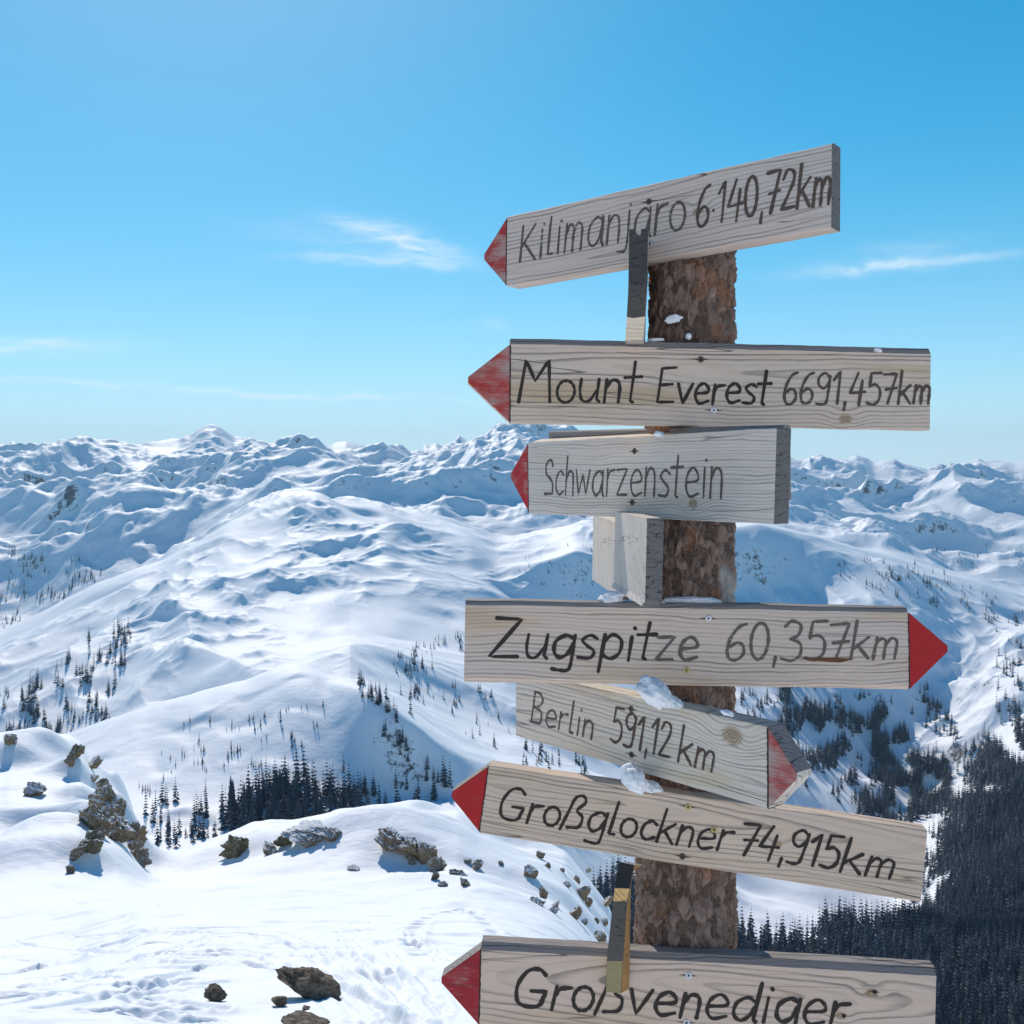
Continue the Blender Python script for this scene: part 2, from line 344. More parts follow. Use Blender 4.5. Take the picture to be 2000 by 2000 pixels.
# drifts (+) and scoops (-) of wind-packed snow: picture place, half widths in metres (across, along the view), height
def drift(px, py, sx, sy, hgt, k0=2, k1=4, skew=0.0):
    c = hit(px, py, k0, k1)
    yy = (Y - c.y); xx = X - c.x + skew * yy
    prof = np.where(yy < 0, np.exp(-(yy / sy) ** 2), np.exp(-(yy / (2.6 * sy)) ** 2))   # steep towards the viewer, long tail behind
    return hgt * np.exp(-(xx / sx) ** 2) * prof
add = 0
for args in ((20, 1500, 3.2, 1.7, 1.9), (95, 1490, 2.6, 1.5, 1.7), (150, 1520, 2.0, 1.4, 1.5), (60, 1575, 3.0, 2.2, -2.2), (130, 1572, 2.6, 1.6, 1.3, 2, 4, .5), (10, 1600, 2.5, 1.6, 1.2), (30, 1680, 3.0, 2.0, 0.9), (120, 1650, 2.2, 1.6, 0.9, 2, 4, -.6),
             (215, 1660, 1.6, 1.2, 1.0), (180, 1690, 2.2, 1.4, .8), (240, 1560, 1.6, 1.6, 1.6), (200, 1600, 2.2, 1.4, 1.4), (235, 1635, 2.0, 1.3, 1.6),
             (480, 1640, 2.6, 2.0, 0.71), (510, 1655, 1.6, 1.3, 0.50), (600, 1622, 3.4, 1.8, 0.67), (690, 1668, 4.2, 1.6, 0.55), (745, 1630, 3.6, 2.2, 0.84), (800, 1660, 3.5, 2.2, 0.50), (865, 1612, 4.0, 1.6, 0.67, 2, 4, .5),
             (900, 1625, 3.0, 2.0, 0.50), (760, 1738, 2.6, 1.0, 0.32), (810, 1735, 2.4, 1.0, 0.29), (980, 1770, 3.0, 1.2, 0.34), (920, 1690, 3.0, 1.6, 0.42), (330, 1760, 3, 1.4, 0.13), (450, 1790, 2.6, 1.2, 0.10)):
    add = add + drift(*args)
Z += add * (S < 3.4)
YP = proj_y(Z, D)

# ski tracks and footprints pressed into the near snow
def carve(pts, width, depth, rim=0.35):
    P = [hit(x, y, 1, 3) for x, y in pts]
    P = np.array([(p.x, p.y) for p in P])
    t = np.linspace(0, len(P) - 1, len(P) * 7); i = np.clip(t.astype(int), 0, len(P) - 2); f = (t - i)[:, None]
    P = P[i] * (1 - f) + P[i + 1] * f
    m = width * 4
    rows = np.where((Y[:, 600] > P[:, 1].min() - m) & (Y[:, 600] < P[:, 1].max() + m))[0]
    if len(rows) == 0: return
    r0, r1 = rows[0], rows[-1] + 1
    sx, sy = X[r0:r1], Y[r0:r1]
    cols = np.where((sx.min(0) < P[:, 0].max() + m) & (sx.max(0) > P[:, 0].min() - m))[0]
    c0, c1 = cols[0], cols[-1] + 1
    sx, sy = sx[:, c0:c1], sy[:, c0:c1]
    best = np.full(sx.shape, 1e9)
    for a, b in zip(P[:-1], P[1:]):
        v = b - a; L2 = (v * v).sum() + 1e-9
        tt = np.clip(((sx - a[0]) * v[0] + (sy - a[1]) * v[1]) / L2, 0, 1)
        best = np.minimum(best, (sx - a[0] - tt * v[0]) ** 2 + (sy - a[1] - tt * v[1]) ** 2)
    q = np.sqrt(best) / width
    Z[r0:r1, c0:c1] += depth * (-np.exp(-q * q) + rim * np.exp(-((q - 1.7) / .6) ** 2))
def sweep(p0, p1, p2, n=14):
    return [((1 - t) ** 2 * p0[0] + 2 * t * (1 - t) * p1[0] + t * t * p2[0], (1 - t) ** 2 * p0[1] + 2 * t * (1 - t) * p1[1] + t * t * p2[1]) for t in np.linspace(0, 1, n)]
tr = random.Random(4)
for i in range(26):                     # the fan of tracks sweeping round the big rock and off towards the right
    o = tr.uniform(-1, 1)
    a = (330 + tr.uniform(-60, 90), 1845 + o * 30); b = (560 + tr.uniform(-30, 60), 1815 + o * 32); c = (700 + tr.uniform(-30, 180), 1960 + o * 60)
    carve(sweep(a, b, c), tr.uniform(.04, .07), tr.uniform(.022, .045))
for i in range(16):
    a = (600 + tr.uniform(-40, 120), 1800 + tr.uniform(-20, 60)); c = (a[0] + tr.uniform(150, 280), a[1] + tr.uniform(130, 200))
    carve(sweep(a, ((a[0] + c[0]) / 2 + 30, (a[1] + c[1]) / 2 - 30), c), tr.uniform(.04, .06), tr.uniform(.02, .04))
for i in range(34):                     # older, fainter ones at the left
    a = (tr.uniform(-20, 300), tr.uniform(1830, 1985)); L = tr.uniform(60, 220); s = tr.uniform(-.35, .1)
    c = (a[0] + L, a[1] + s * L)
    carve(sweep(a, ((a[0] + c[0]) / 2, (a[1] + c[1]) / 2 + tr.uniform(-12, 12)), c, 8), tr.uniform(.04, .09), tr.uniform(.03, .07))
for i in range(60):                     # churned patch in front of the big rock
    a = (tr.uniform(240, 360), tr.uniform(1908, 1990)); carve([a, (a[0] + tr.uniform(4, 14), a[1] + tr.uniform(-3, 3))], tr.uniform(.05, .10), tr.uniform(.008, .02))
fp = sweep((828, 1870), (760, 1800), (900, 1778), 26) + sweep((905, 1778), (950, 1790), (975, 1838), 10)
for i, (x, y) in enumerate(fp):
    carve([(x - 1.5, y + (1 if i % 2 else -1)), (x + 1.5, y + (1 if i % 2 else -1))], .16, .13, .2)
YP = proj_y(Z, D)

def grid_faces(nr, nc):
    i = (np.arange(nr - 1)[:, None] * nc + np.arange(nc - 1)[None, :]).ravel()
    return np.stack([i, i + 1, i + nc + 1, i + nc], 1)
def land(name, ka, kb, mat):
    a, b = row0[ka], row0[kb] + 1
    v = np.stack([X[a:b], Y[a:b], Z[a:b]], -1).reshape(-1, 3)
    o = link(name, np_mesh(name, v, grid_faces(b - a, NCC), mat))
    return tag(o, kind='structure')
tag(land("ground", 0, 4, M_GROUND), label="snow covered summit ground with ski tracks and footprints")
tag(land("hills", 4, 12, M_HILLS), label="rolling snow covered hills and valleys below the summit")
tag(land("mountains", 12, K - 1, M_MOUNT), label="far snow covered mountain range along the horizon")
# unseen ground behind the viewer, its uphill rise added to bounce sunlight onto the boards
gx_, gy_ = np.meshgrid(np.linspace(-160, 160, 120), np.concatenate([np.linspace(1.7, -4, 24), np.linspace(-5, -190, 70)]))
gz_ = -1.72 - .30 * gy_ * (gy_ > 0) + .42 * np.maximum(0, -gy_ - 2.5) + .5 * fbm(gx_ / 22, gy_ / 22, 3, 81) * sstep(2, 14, np.hypot(gx_, gy_)) - .02
tag(link("ground", np_mesh("ground", np.stack([gx_, gy_, gz_], -1).reshape(-1, 3), grid_faces(*gx_.shape)[:, ::-1], M_GROUND)), kind='structure', label="snow slope rising behind the viewer")
#SECTION_OBJECTS
# ------------------------------------------------------------------ thin air that blues the far ranges
hz = bpy.data.materials.new("haze"); hz.use_nodes = True; hz.node_tree.nodes.clear()
H_ = NT(hz.node_tree)
pv = H_.node('ShaderNodeVolumePrincipled'); ho = H_.node('ShaderNodeOutputMaterial')
H_.put(pv.inputs['Color'], (0.62, 0.84, 1.0)); H_.put(pv.inputs['Density'], HAZE); H_.put(pv.inputs['Anisotropy'], 0.1)
H_.l.new(pv.outputs[0], ho.inputs['Volume'])
bm = bmesh.new(); bmesh.ops.create_cube(bm, size=1)
for v in bm.verts: v.co = (v.co.x * 130000, v.co.y * 19600 + 9300, -1150 if v.co.z < 0 else 620)
tag(link("haze", bm_mesh("haze", bm, hz)), kind='stuff', label="thin blue haze over the far ranges")

# ------------------------------------------------------------------ wood, paint, bark, ink
def wood_mat(name, seed, light=(0.50, 0.43, 0.375), dark=(0.23, 0.185, 0.16), freq=130, cath=0.05, x0=0.1, z0=0.0, amt=0.85,
             knots=(), stain=0.5, stain_col=(0.50, 0.33, 0.15), grey=0.35):
    m, t, p = new_mat(name)
    co = t.node('ShaderNodeTexCoord').outputs['Object']
    so = t.mapping(co, loc=(seed * 3.1, seed * 1.7, seed * 2.3))
    x, y, z = t.sep(co)
    w = t.m('MULTIPLY', t.m('SUBTRACT', t.noise(t.mapping(so, (2.2, 6, 7)), 1.0, 3, 0.5), 0.5), 0.05)
    w2 = t.m('MULTIPLY', t.m('SUBTRACT', t.noise(t.mapping(so, (14, 20, 60)), 1.0, 3, 0.5), 0.5), 0.006)
    zc = t.m('ADD', t.m('ADD', t.m('SUBTRACT', z, z0), w), w2)
    kmask = None
    for kx, kz, kr in knots:
        dx = t.m('MULTIPLY', t.m('SUBTRACT', x, kx), 0.75); dz = t.m('SUBTRACT', z, kz)
        d = t.m('SQRT', t.m('ADD', t.m('MULTIPLY', dx, dx), t.m('MULTIPLY', dz, dz)))
        e = t.m('EXPONENT', t.m('MULTIPLY', t.m('POWER', t.m('DIVIDE', d, kr * 2.2), 2.0), -1.0))
        zc = t.m('ADD', zc, t.m('MULTIPLY', t.m('MULTIPLY', d, e), 1.3))
        dn = t.m('ADD', d, t.m('MULTIPLY', t.m('SUBTRACT', t.noise(so, 90, 2), 0.5), kr * 0.5))
        k = t.ramp(dn, kr * 1.35, kr * 0.65)
        k = t.m('MULTIPLY', k, t.m('ADD', 0.75, t.m('MULTIPLY', t.m('SINE', t.m('MULTIPLY', dn, 22.0 / kr)), 0.25)))
        kmask = k if kmask is None else t.m('MAXIMUM', kmask, k)
    xx = t.m('MULTIPLY', t.m('SUBTRACT', x, x0), cath)
    v = t.m('SQRT', t.m('ADD', t.m('MULTIPLY', zc, zc), t.m('ADD', t.m('MULTIPLY', xx, xx), t.m('MULTIPLY', y, y))))
    vf = t.m('MULTIPLY', v, freq); f = t.m('FRACT', vf)
    wn = t.node('ShaderNodeTexWhiteNoise', noise_dimensions='1D'); t.put(wn.inputs['W'], t.m('FLOOR', vf))
    L = t.m('MULTIPLY', t.ramp(f, 0.45, 0.92), t.ramp(f, 1.0, 0.93))
    L = t.m('MULTIPLY', L, t.ramp(t.noise(t.mapping(so, (5, 30, 40)), 1.0, 4, 0.6), 0.25, 0.6, 0.25, 1.0))
    L = t.m('MULTIPLY', L, t.ramp(wn.outputs['Value'], 0.0, 1.0, 0.22, 1.0))
    light = (min(.8, light[0] * 1.38), min(.8, light[1] * 1.23), min(.8, light[2] * 1.10)); dark = tuple(c * .95 for c in dark)
    fib = t.noise(t.mapping(so, (9, 200, 420)), 1.0, 3, 0.6)
    base = t.mix(t.ramp(t.noise(t.mapping(so, (1.4, 4, 7)), 1.0, 5, 0.6), 0.35, 0.7, 0.0, grey), light, (0.57, 0.52, 0.475))
    st = t.ramp(t.noise(t.mapping(so, (2.2, 8, 13), loc=(4, 2, 1)), 1.0, 4, 0.6), 0.50, 0.70, 0, stain)
    base = t.mix(st, base, stain_col)
    col = t.mix(t.m('MULTIPLY', L, amt), base, dark)
    col = t.mix(t.ramp(fib, 0.35, 0.75, 0, 0.20), col, (0.33, 0.265, 0.21))
    # a few drying cracks along the grain
    cr = t.noise(t.mapping(so, (1.1, 4, 26)), 1.0, 2, 0.5)
    crm = t.m('MULTIPLY', t.ramp(t.m('ABSOLUTE', t.m('SUBTRACT', cr, 0.5)), 0.006, 0.0), t.ramp(t.noise(t.mapping(so, (3, 3, 9), loc=(7, 7, 7)), 1.0, 2), 0.52, 0.62))
    col = t.mix(t.m('MULTIPLY', crm, 0.8), col, (0.05, 0.04, 0.035))
    if kmask is not None:
        kc = t.mix(t.noise(so, 160, 4, 0.7), (0.20, 0.115, 0.045), (0.33, 0.21, 0.10))
        col = t.mix(t.m('MULTIPLY', kmask, 0.9), col, kc)
    hgt = t.m('ADD', t.m('MULTIPLY', L, -0.0014), t.m('ADD', t.m('MULTIPLY', fib, -0.0007), t.m('MULTIPLY', crm, -0.003)))
    t.put(p.inputs['Base Color'], col); t.put(p.inputs['Roughness'], 0.8); t.put(p.inputs['Specular IOR Level'], 0.2)
    t.put(p.inputs['Normal'], t.bump(hgt, 0.8, 1.0))
    return m

def endgrain_mat(name, c1=(0.17, 0.155, 0.145), c2=(0.085, 0.078, 0.075)):
    m, t, p = new_mat(name)
    co = t.node('ShaderNodeTexCoord').outputs['Object']
    n = t.noise(co, 260, 4, 0.7); w = t.noise(t.mapping(co, (40, 40, 160)), 1.0, 4, 0.6, 1.5)
    cr = t.ramp(t.m('ABSOLUTE', t.m('SUBTRACT', t.noise(t.mapping(co, (14, 14, 55)), 1.0, 2), 0.5)), 0.014, 0.0)
    col = t.mix(n, c1, c2); col = t.mix(t.ramp(w, 0.5, 0.6, 0, 0.5), col, c2)
    col = t.mix(t.m('MULTIPLY', cr, 0.8), col, (0.02, 0.018, 0.016))
    t.put(p.inputs['Base Color'], col); t.put(p.inputs['Roughness'], 0.85); t.put(p.inputs['Specular IOR Level'], 0.15)
    t.put(p.inputs['Normal'], t.bump(t.m('ADD', n, t.m('MULTIPLY', cr, -2.0)), 0.5, 0.001))
    return m

def paint_mat(name, seed, wear, red=(0.50, 0.02, 0.022)):
    m, t, p = new_mat(name)
    co = t.node('ShaderNodeTexCoord').outputs['Object']
    so = t.mapping(co, loc=(seed * 2.7, seed, seed * 1.9))
    big = t.noise(t.mapping(so, (14, 14, 22)), 1.0, 3, 0.55)
    fib = t.noise(t.mapping(so, (18, 100, 380)), 1.0, 5, 0.7)
    mk = t.ramp(t.m('ADD', t.m('MULTIPLY', big, 0.55), t.m('MULTIPLY', fib, 0.45)), 0.62 - wear - 0.10, 0.62 - wear + 0.10)
    wood = t.mix(fib, (0.50, 0.40, 0.34), (0.30, 0.22, 0.19))
    rc = t.mix(t.noise(so, 40, 4), red, tuple(c * 0.7 for c in red))
    rc = t.mix(t.ramp(wear, 0.0, 0.3, 0.0, 0.55), rc, (0.46, 0.10, 0.09))
    col = t.mix(mk, rc, wood)
    ln = t.noise(t.mapping(so, (4, 60, 200)), 1.0, 2)
    col = t.mix(t.ramp(ln, 0.62, 0.7, 0, 0.5), col, (0.10, 0.02, 0.02))
    t.put(p.inputs['Base Color'], col); t.put(p.inputs['Roughness'], 0.6); t.put(p.inputs['Specular IOR Level'], 0.25)
    t.put(p.inputs['Normal'], t.bump(fib, 0.5, 0.0012))
    return m

def ink_mat(name, seed, col, wear):
    m, t, p = new_mat(name)
    co = t.node('ShaderNodeTexCoord').outputs['Object']
    so = t.mapping(co, loc=(seed * 2.1, seed, seed * 1.3))
    fib = t.noise(t.mapping(so, (25, 60, 330)), 1.0, 4, 0.65); big = t.noise(so, 26, 3)
    f = t.ramp(t.m('ADD', t.m('MULTIPLY', fib, 0.7), t.m('MULTIPLY', big, 0.3)), 0.62 - wear, 0.78 - wear, 0.0, 0.85)
    t.put(p.inputs['Base Color'], t.mix(fib, col, tuple(c * 1.7 for c in col))); t.put(p.inputs['Roughness'], 0.75)
    t.put(p.inputs['Specular IOR Level'], 0.15)
    tr_ = t.node('ShaderNodeBsdfTransparent'); mx = t.node('ShaderNodeMixShader')
    out = [n for n in t.n if n.type == 'OUTPUT_MATERIAL'][0]
    t.put(mx.inputs[0], f); t.l.new(p.outputs[0], mx.inputs[1]); t.l.new(tr_.outputs[0], mx.inputs[2]); t.l.new(mx.outputs[0], out.inputs[0])
    return m

def plain_mat(name, col, rough=0.7, metal=0.0, var=0.3, scale=40, bump=0.0):
    m, t, p = new_mat(name)
    co = t.node('ShaderNodeTexCoord').outputs['Object']
    n = t.noise(co, scale, 5, 0.6)
    t.put(p.inputs['Base Color'], t.mix(n, tuple(c * (1 - var) for c in col), tuple(min(1, c * (1 + var)) for c in col)))
    t.put(p.inputs['Roughness'], rough); t.put(p.inputs['Metallic'], metal)
    if bump: t.put(p.inputs['Normal'], t.bump(n, 1.0, bump))
    return m

M_END = endgrain_mat("end_grain", (0.22, 0.205, 0.19), (0.12, 0.11, 0.105)); M_EDGE = wood_mat("weathered_edge", 41, light=(0.22, 0.215, 0.22), dark=(0.11, 0.105, 0.105), freq=160, grey=.0, stain=.2, stain_col=(.2, .16, .12))
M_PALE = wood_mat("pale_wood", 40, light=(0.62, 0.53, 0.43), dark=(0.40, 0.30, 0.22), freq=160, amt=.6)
M_SCORCH = plain_mat("scorched_line", (0.045, 0.03, 0.025), 0.9)
M_STEEL = plain_mat("zinc", (0.55, 0.57, 0.6), 0.35, 0.9, .15); M_BRASS = plain_mat("yellow_zinc", (0.42, 0.34, 0.14), 0.4, 0.8, .2)
M_DARK = plain_mat("dark_recess", (0.02, 0.018, 0.016), 0.9)
M_RUST = plain_mat("old_screw", (0.10, 0.075, 0.055), 0.7, 0.3)

# ------------------------------------------------------------------ signpost
PD = 2.40                                    # distance of the post
def ray(px, py): return Vector(((px - 1000) / F, 1.0, (HOR - py) / F))
def at(px, py, d): return ray(px, py) * d
def post_c(py):
    k = (py - 570) / (1780 - 570)
    cx = 1351 + (1337 - 1351) * k
    return Vector(((cx - 1000) / F * PD, PD)), (171 + 28 * k) / 2 / F * PD

signpost = link("signpost", None)
zg = -2.75
cb, rb = post_c(2300)
signpost.location = (cb.x, cb.y, zg)
tag(signpost, "tall bark covered signpost carrying pointed wooden boards lettered with mountains and cities", "signpost")
bpy.context.view_layer.update()
def sub(name, me, parent, mw=None):
    o = bpy.data.objects.new(name, me); COL.objects.link(o)
    o.parent = parent
    o.matrix_parent_inverse = WM[parent.name].inverted()
    M = mw if mw is not None else WM[parent.name]
    o.matrix_basis = M
    WM[o.name] = M.copy()
    return o
WM = {signpost.name: Matrix.Translation(signpost.location)}

# post with flaking bark
def make_post():
    nth, nz = 420, 760
    ztop = at(0, 415, PD).z; z = np.linspace(zg - .25, ztop, nz)
    th = np.linspace(0, 2 * np.pi, nth, endpoint=False)
    T, ZZ = np.meshgrid(th, z)
    py = HOR - F * ZZ / PD
    k = (py - 570) / (1780 - 570)
    cx = ((1351 - 14 * k) - 1000) / F * PD; r = (171 + 28 * k) / 2 / F * PD - .004
    # plates: cellular pattern over the unrolled surface
    g = np.random.default_rng(12)
    cw, ch = .017, .027
    nx = int(round(2 * np.pi * .1 / cw)); a = T / (2 * np.pi) * nx + .5 * perlin(T * 5, ZZ * 30, 5); b = ZZ / ch + .6 * perlin(T * 5, ZZ * 30, 9)
    jit = g.random((200, nx, 3)); off = 60
    ai, bi = np.floor(a).astype(int), np.floor(b).astype(int)
    d1 = np.full(a.shape, 9.); d2 = np.full(a.shape, 9.); idv = np.zeros(a.shape)
    for da in (-1, 0, 1):
        for db in (-1, 0, 1):
            ca, cb_ = ai + da, bi + db
            J = jit[(cb_ + off) % 200, ca % nx]
            dd = np.hypot(a - (ca + J[..., 0]), b - (cb_ + J[..., 1]))
            new = dd < d1
            d2 = np.where(new, d1, np.minimum(d2, dd)); idv = np.where(new, J[..., 2], idv); d1 = np.where(new, dd, d1)
    edge = sstep(0, .22, d2 - d1)
    hgt = (.001 + .0065 * idv) * edge + .0042 * fbm(T * 7, ZZ * 45, 5, 3, .6) + .0012 * fbm(T * 30, ZZ * 180, 2, 8)
    hgt += .004 * perlin(T * 1.3, ZZ * 5, 2)
    rr = r + hgt - .004
    xx = cx + rr * np.cos(T); yy = PD + rr * np.sin(T)
    v = np.stack([xx, yy, ZZ], -1).reshape(-1, 3)
    i = (np.arange(nz - 1)[:, None] * nth + np.arange(nth)[None, :]); j = (np.arange(nz - 1)[:, None] * nth + (np.arange(nth)[None, :] + 1) % nth)
    f = np.stack([i, j, j + nth, i + nth], -1).reshape(-1, 4)
    v = np.vstack([v, [[cx[-1, 0], PD, ztop + .004]]]); top = len(v) - 1; last = (nz - 1) * nth
    cap = np.array([[last + q, last + (q + 1) % nth, top, top] for q in range(nth)])
    # post material
    m, t, p = new_mat("bark")
    geo = t.node('ShaderNodeNewGeometry').outputs['Position']
    at_ = t.node('ShaderNodeAttribute'); at_.attribute_name = 'plate'
    pid = at_.outputs['Fac']
    n = t.noise(geo, 55, 6, 0.7); n2 = t.noise(geo, 14, 4, 0.6); n3 = t.noise(geo, 260, 3, 0.7)
    c = t.mix(t.ramp(pid, 0.1, 0.9), (0.105, 0.068, 0.052), (0.28, 0.195, 0.155))
    c = t.mix(t.ramp(n2, 0.54, 0.66, 0, 0.6), c, (0.30, 0.14, 0.07))
    c = t.mix(t.ramp(n, 0.54, 0.72, 0, 0.7), c, (0.40, 0.30, 0.245))
    c = t.mix(t.ramp(n, 0.44, 0.30, 0, 0.8), c, (0.06, 0.042, 0.035))
    c = t.mix(t.ramp(n3, 0.55, 0.70, 0, 0.5), c, (0.46, 0.38, 0.33))
    bs = t.node('ShaderNodeAttribute'); bs.attribute_name = 'bare'
    c = t.mix(bs.outputs['Fac'], c, t.mix(t.noise(t.mapping(geo, (120, 120, 6)), 1.0, 3), (0.46, 0.43, 0.40), (0.33, 0.30, 0.27)))
    t.put(p.inputs['Base Color'], c); t.put(p.inputs['Roughness'], 0.85); t.put(p.inputs['Specular IOR Level'], 0.2)
    t.put(p.inputs['Normal'], t.bump(t.m('ADD', n, t.m('MULTIPLY', n3, 0.5)), 0.9, 0.004))
    me = np_mesh("trunk", v - np.array(signpost.location), np.vstack([f, cap]), m)
    A = me.attributes.new('plate', 'FLOAT', 'POINT'); A.data.foreach_set('value', np.append(idv.ravel(), .5).astype(np.float32))
    sx = 1000 + F * xx / yy; sy = HOR - F * ZZ / yy
    bare = sstep(1406, 1411, sx + 4 * perlin(ZZ * 40, ZZ * 3)) * sstep(1086, 1110, sy - (sx - 1409) * 1.2) * sstep(1300, 1250, sy) * (yy < PD)
    A = me.attributes.new('bare', 'FLOAT', 'POINT'); A.data.foreach_set('value', np.append(bare.ravel(), 0).astype(np.float32))
    return sub("post", me, signpost, Matrix.Translation(signpost.location))
make_post()

# ---- handwriting: strokes of each letter (baseline 0, small letters 0.6 high, capitals 1)
def S_(*p): return ('s', p)
def P_(*p): return ('p', p)
def O_(cx, cy, rx, ry):
    return ('s', tuple((cx + rx * math.sin(a), cy + ry * math.cos(a)) for a in np.linspace(0.15, 2 * math.pi + .1, 15)))
DOT = lambda x, y: P_((x, y), (x + .015, y - .02))
GL = {
 'K': (.60, [P_((.06, 0), (.12, 1)), P_((.5, .98), (.1, .42)), P_((.18, .50), (.52, 0))]),
 'i': (.24, [P_((.09, 0), (.12, .6)), DOT(.16, .84)]),
 'l': (.28, [P_((.14, 1), (.07, .03), (.2, .03))]),
 'm': (.66, [P_((.05, 0), (.1, .6)), S_((.08, .38), (.19, .57), (.30, .5), (.29, .25), (.28, 0)), S_((.30, .38), (.42, .58), (.54, .5), (.54, .25), (.52, 0))]),
 'a': (.56, [S_((.46, .52), (.32, .6), (.12, .45), (.08, .17), (.2, .02), (.36, .12), (.45, .36)), P_((.48, .6), (.45, .08), (.5, 0))]),
 'n': (.48, [P_((.05, 0), (.09, .6)), S_((.07, .36), (.2, .57), (.34, .54), (.38, .35), (.36, 0))]),
 'j': (.26, [S_((.17, .62), (.15, .2), (.12, -.15), (.05, -.28), (-.12, -.26)), DOT(.19, .86)]),
 'd': (.56, [S_((.44, .5), (.3, .6), (.1, .45), (.07, .17), (.2, .02), (.35, .12), (.45, .36)), P_((.52, 1), (.45, .06), (.5, 0))]),
 'r': (.40, [P_((.06, 0), (.1, .6)), S_((.09, .38), (.18, .54), (.37, .58))]),
 'o': (.50, [O_(.24, .3, .19, .29)]),
 '6': (.52, [S_((.44, .98), (.28, .9), (.12, .62), (.06, .3), (.12, .06), (.28, .02), (.42, .18), (.40, .40), (.26, .48), (.1, .36))]),
 '.': (.2, [DOT(.08, .32)]),
 '1': (.34, [P_((.05, .72), (.25, 1), (.19, 0))]),
 '4': (.56, [P_((.28, 1), (.04, .36), (.52, .40)), P_((.42, .74), (.34, -.02))]),
 '0': (.52, [O_(.24, .5, .19, .49)]),
 ',': (.2, [P_((.1, .08), (.07, -.17))]),
 '7': (.48, [P_((.02, .95), (.43, .98), (.18, 0)), P_((.10, .46), (.44, .50))]),
 '2': (.50, [S_((.06, .76), (.18, .97), (.38, .9), (.38, .66), (.2, .3), (.05, .04)), P_((.05, .03), (.45, .05))]),
 'k': (.48, [P_((.11, 1), (.04, 0)), P_((.40, .6), (.08, .28)), P_((.17, .36), (.42, 0))]),
 'M': (.80, [P_((.02, 0), (.14, 1), (.36, .5), (.64, 1), (.70, 0))]),
 'u': (.54, [S_((.07, .6), (.05, .3), (.1, .05), (.26, .03), (.42, .3)), P_((.46, .6), (.42, .06), (.48, 0))]),
 't': (.42, [P_((.22, .98), (.14, .03), (.2, 0)), P_((.0, .63), (.38, .65))]),
 'E': (.58, [P_((.52, 1), (.12, .97), (.04, .02), (.48, .03)), P_((.08, .50), (.44, .53))]),
 'v': (.48, [P_((.03, .6), (.18, 0), (.44, .6))]),
 'e': (.50, [S_((.09, .30), (.40, .34), (.41, .48), (.27, .6), (.1, .46), (.06, .2), (.18, .01), (.43, .08))]),
 's': (.44, [S_((.40, .52), (.25, .6), (.1, .48), (.2, .34), (.35, .2), (.28, .03), (.03, .04))]),
 '9': (.52, [S_((.44, .86), (.28, .99), (.1, .85), (.1, .62), (.26, .5), (.42, .68), (.45, .9)), S_((.45, .88), (.41, .4), (.36, .06), (.24, -.02), (.05, .0))]),
 '5': (.52, [P_((.46, .98), (.14, .97), (.1, .56)), S_((.1, .56), (.28, .62), (.43, .46), (.42, .16), (.25, 0), (.03, .05))]),
 'S': (.46, [S_((.38, .82), (.34, .96), (.2, .98), (.08, .82), (.1, .6), (.24, .48), (.36, .34), (.37, .04)), P_((.36, .03), (.02, .02))]),
 'c': (.44, [S_((.40, .5), (.26, .6), (.1, .45), (.07, .17), (.2, .01), (.40, .1))]),
 'h': (.46, [P_((.12, 1.1), (.04, 0)), S_((.06, .36), (.2, .57), (.35, .5), (.35, 0))]),
 'w': (.62, [P_((.03, .6), (.12, .02), (.30, .5), (.42, .02), (.58, .6))]),
 'z': (.50, [P_((.05, .58), (.42, .6), (.04, .02), (.40, .03))]),
 'Z': (.72, [P_((.10, 1), (.62, .98), (.02, .02), (.60, .03))]),
 'g': (.54, [S_((.46, .52), (.3, .6), (.1, .45), (.08, .18), (.2, .03), (.36, .14), (.45, .4)), S_((.48, .6), (.46, .2), (.43, -.2), (.36, -.31), (.2, -.30), (.06, -.27))]),
 'p': (.54, [P_((.11, .6), (.04, -.32)), S_((.09, .40), (.26, .6), (.45, .46), (.43, .16), (.26, .01), (.08, .1))]),
 '3': (.52, [S_((.06, .86), (.2, .99), (.40, .88), (.36, .64), (.2, .54)), S_((.2, .54), (.42, .42), (.43, .14), (.25, 0), (.02, .06))]),
 'B': (.56, [P_((.10, 1), (.04, 0)), S_((.10, 1), (.32, .97), (.42, .8), (.34, .6), (.08, .5)), S_((.08, .5), (.38, .42), (.42, .2), (.36, .03), (.02, .01))]),
 'G': (.72, [S_((.58, .84), (.44, .98), (.22, .92), (.06, .55), (.10, .14), (.3, .02), (.52, .06), (.58, .28)), P_((.34, .42), (.62, .42), (.57, .1))]),
 'ß': (.60, [S_((.0, -.06), (.12, .5), (.22, .92), (.40, 1), (.48, .82), (.32, .56), (.48, .38), (.44, .08), (.16, .02))]),
}
def crom(pts, n=7):
    P = [np.array(p) for p in pts]
    P = [2 * P[0] - P[1]] + P + [2 * P[-1] - P[-2]]
    out = []
    for i in range(1, len(P) - 2):
        for t in np.linspace(0, 1, n, endpoint=False):
            a, b, c, d = P[i - 1], P[i], P[i + 1], P[i + 2]
            out.append(.5 * ((2 * b) + (-a + c) * t + (2 * a - 5 * b + 4 * c - d) * t * t + (-a + 3 * b - 3 * c + d) * t ** 3))
    out.append(P[-2]); return out
def dense(pts, n=6):
    out = []
    for a, b in zip(pts[:-1], pts[1:]):
        for t in np.linspace(0, 1, n, endpoint=False): out.append(np.array(a) * (1 - t) + np.array(b) * t)
    out.append(np.array(pts[-1])); return out

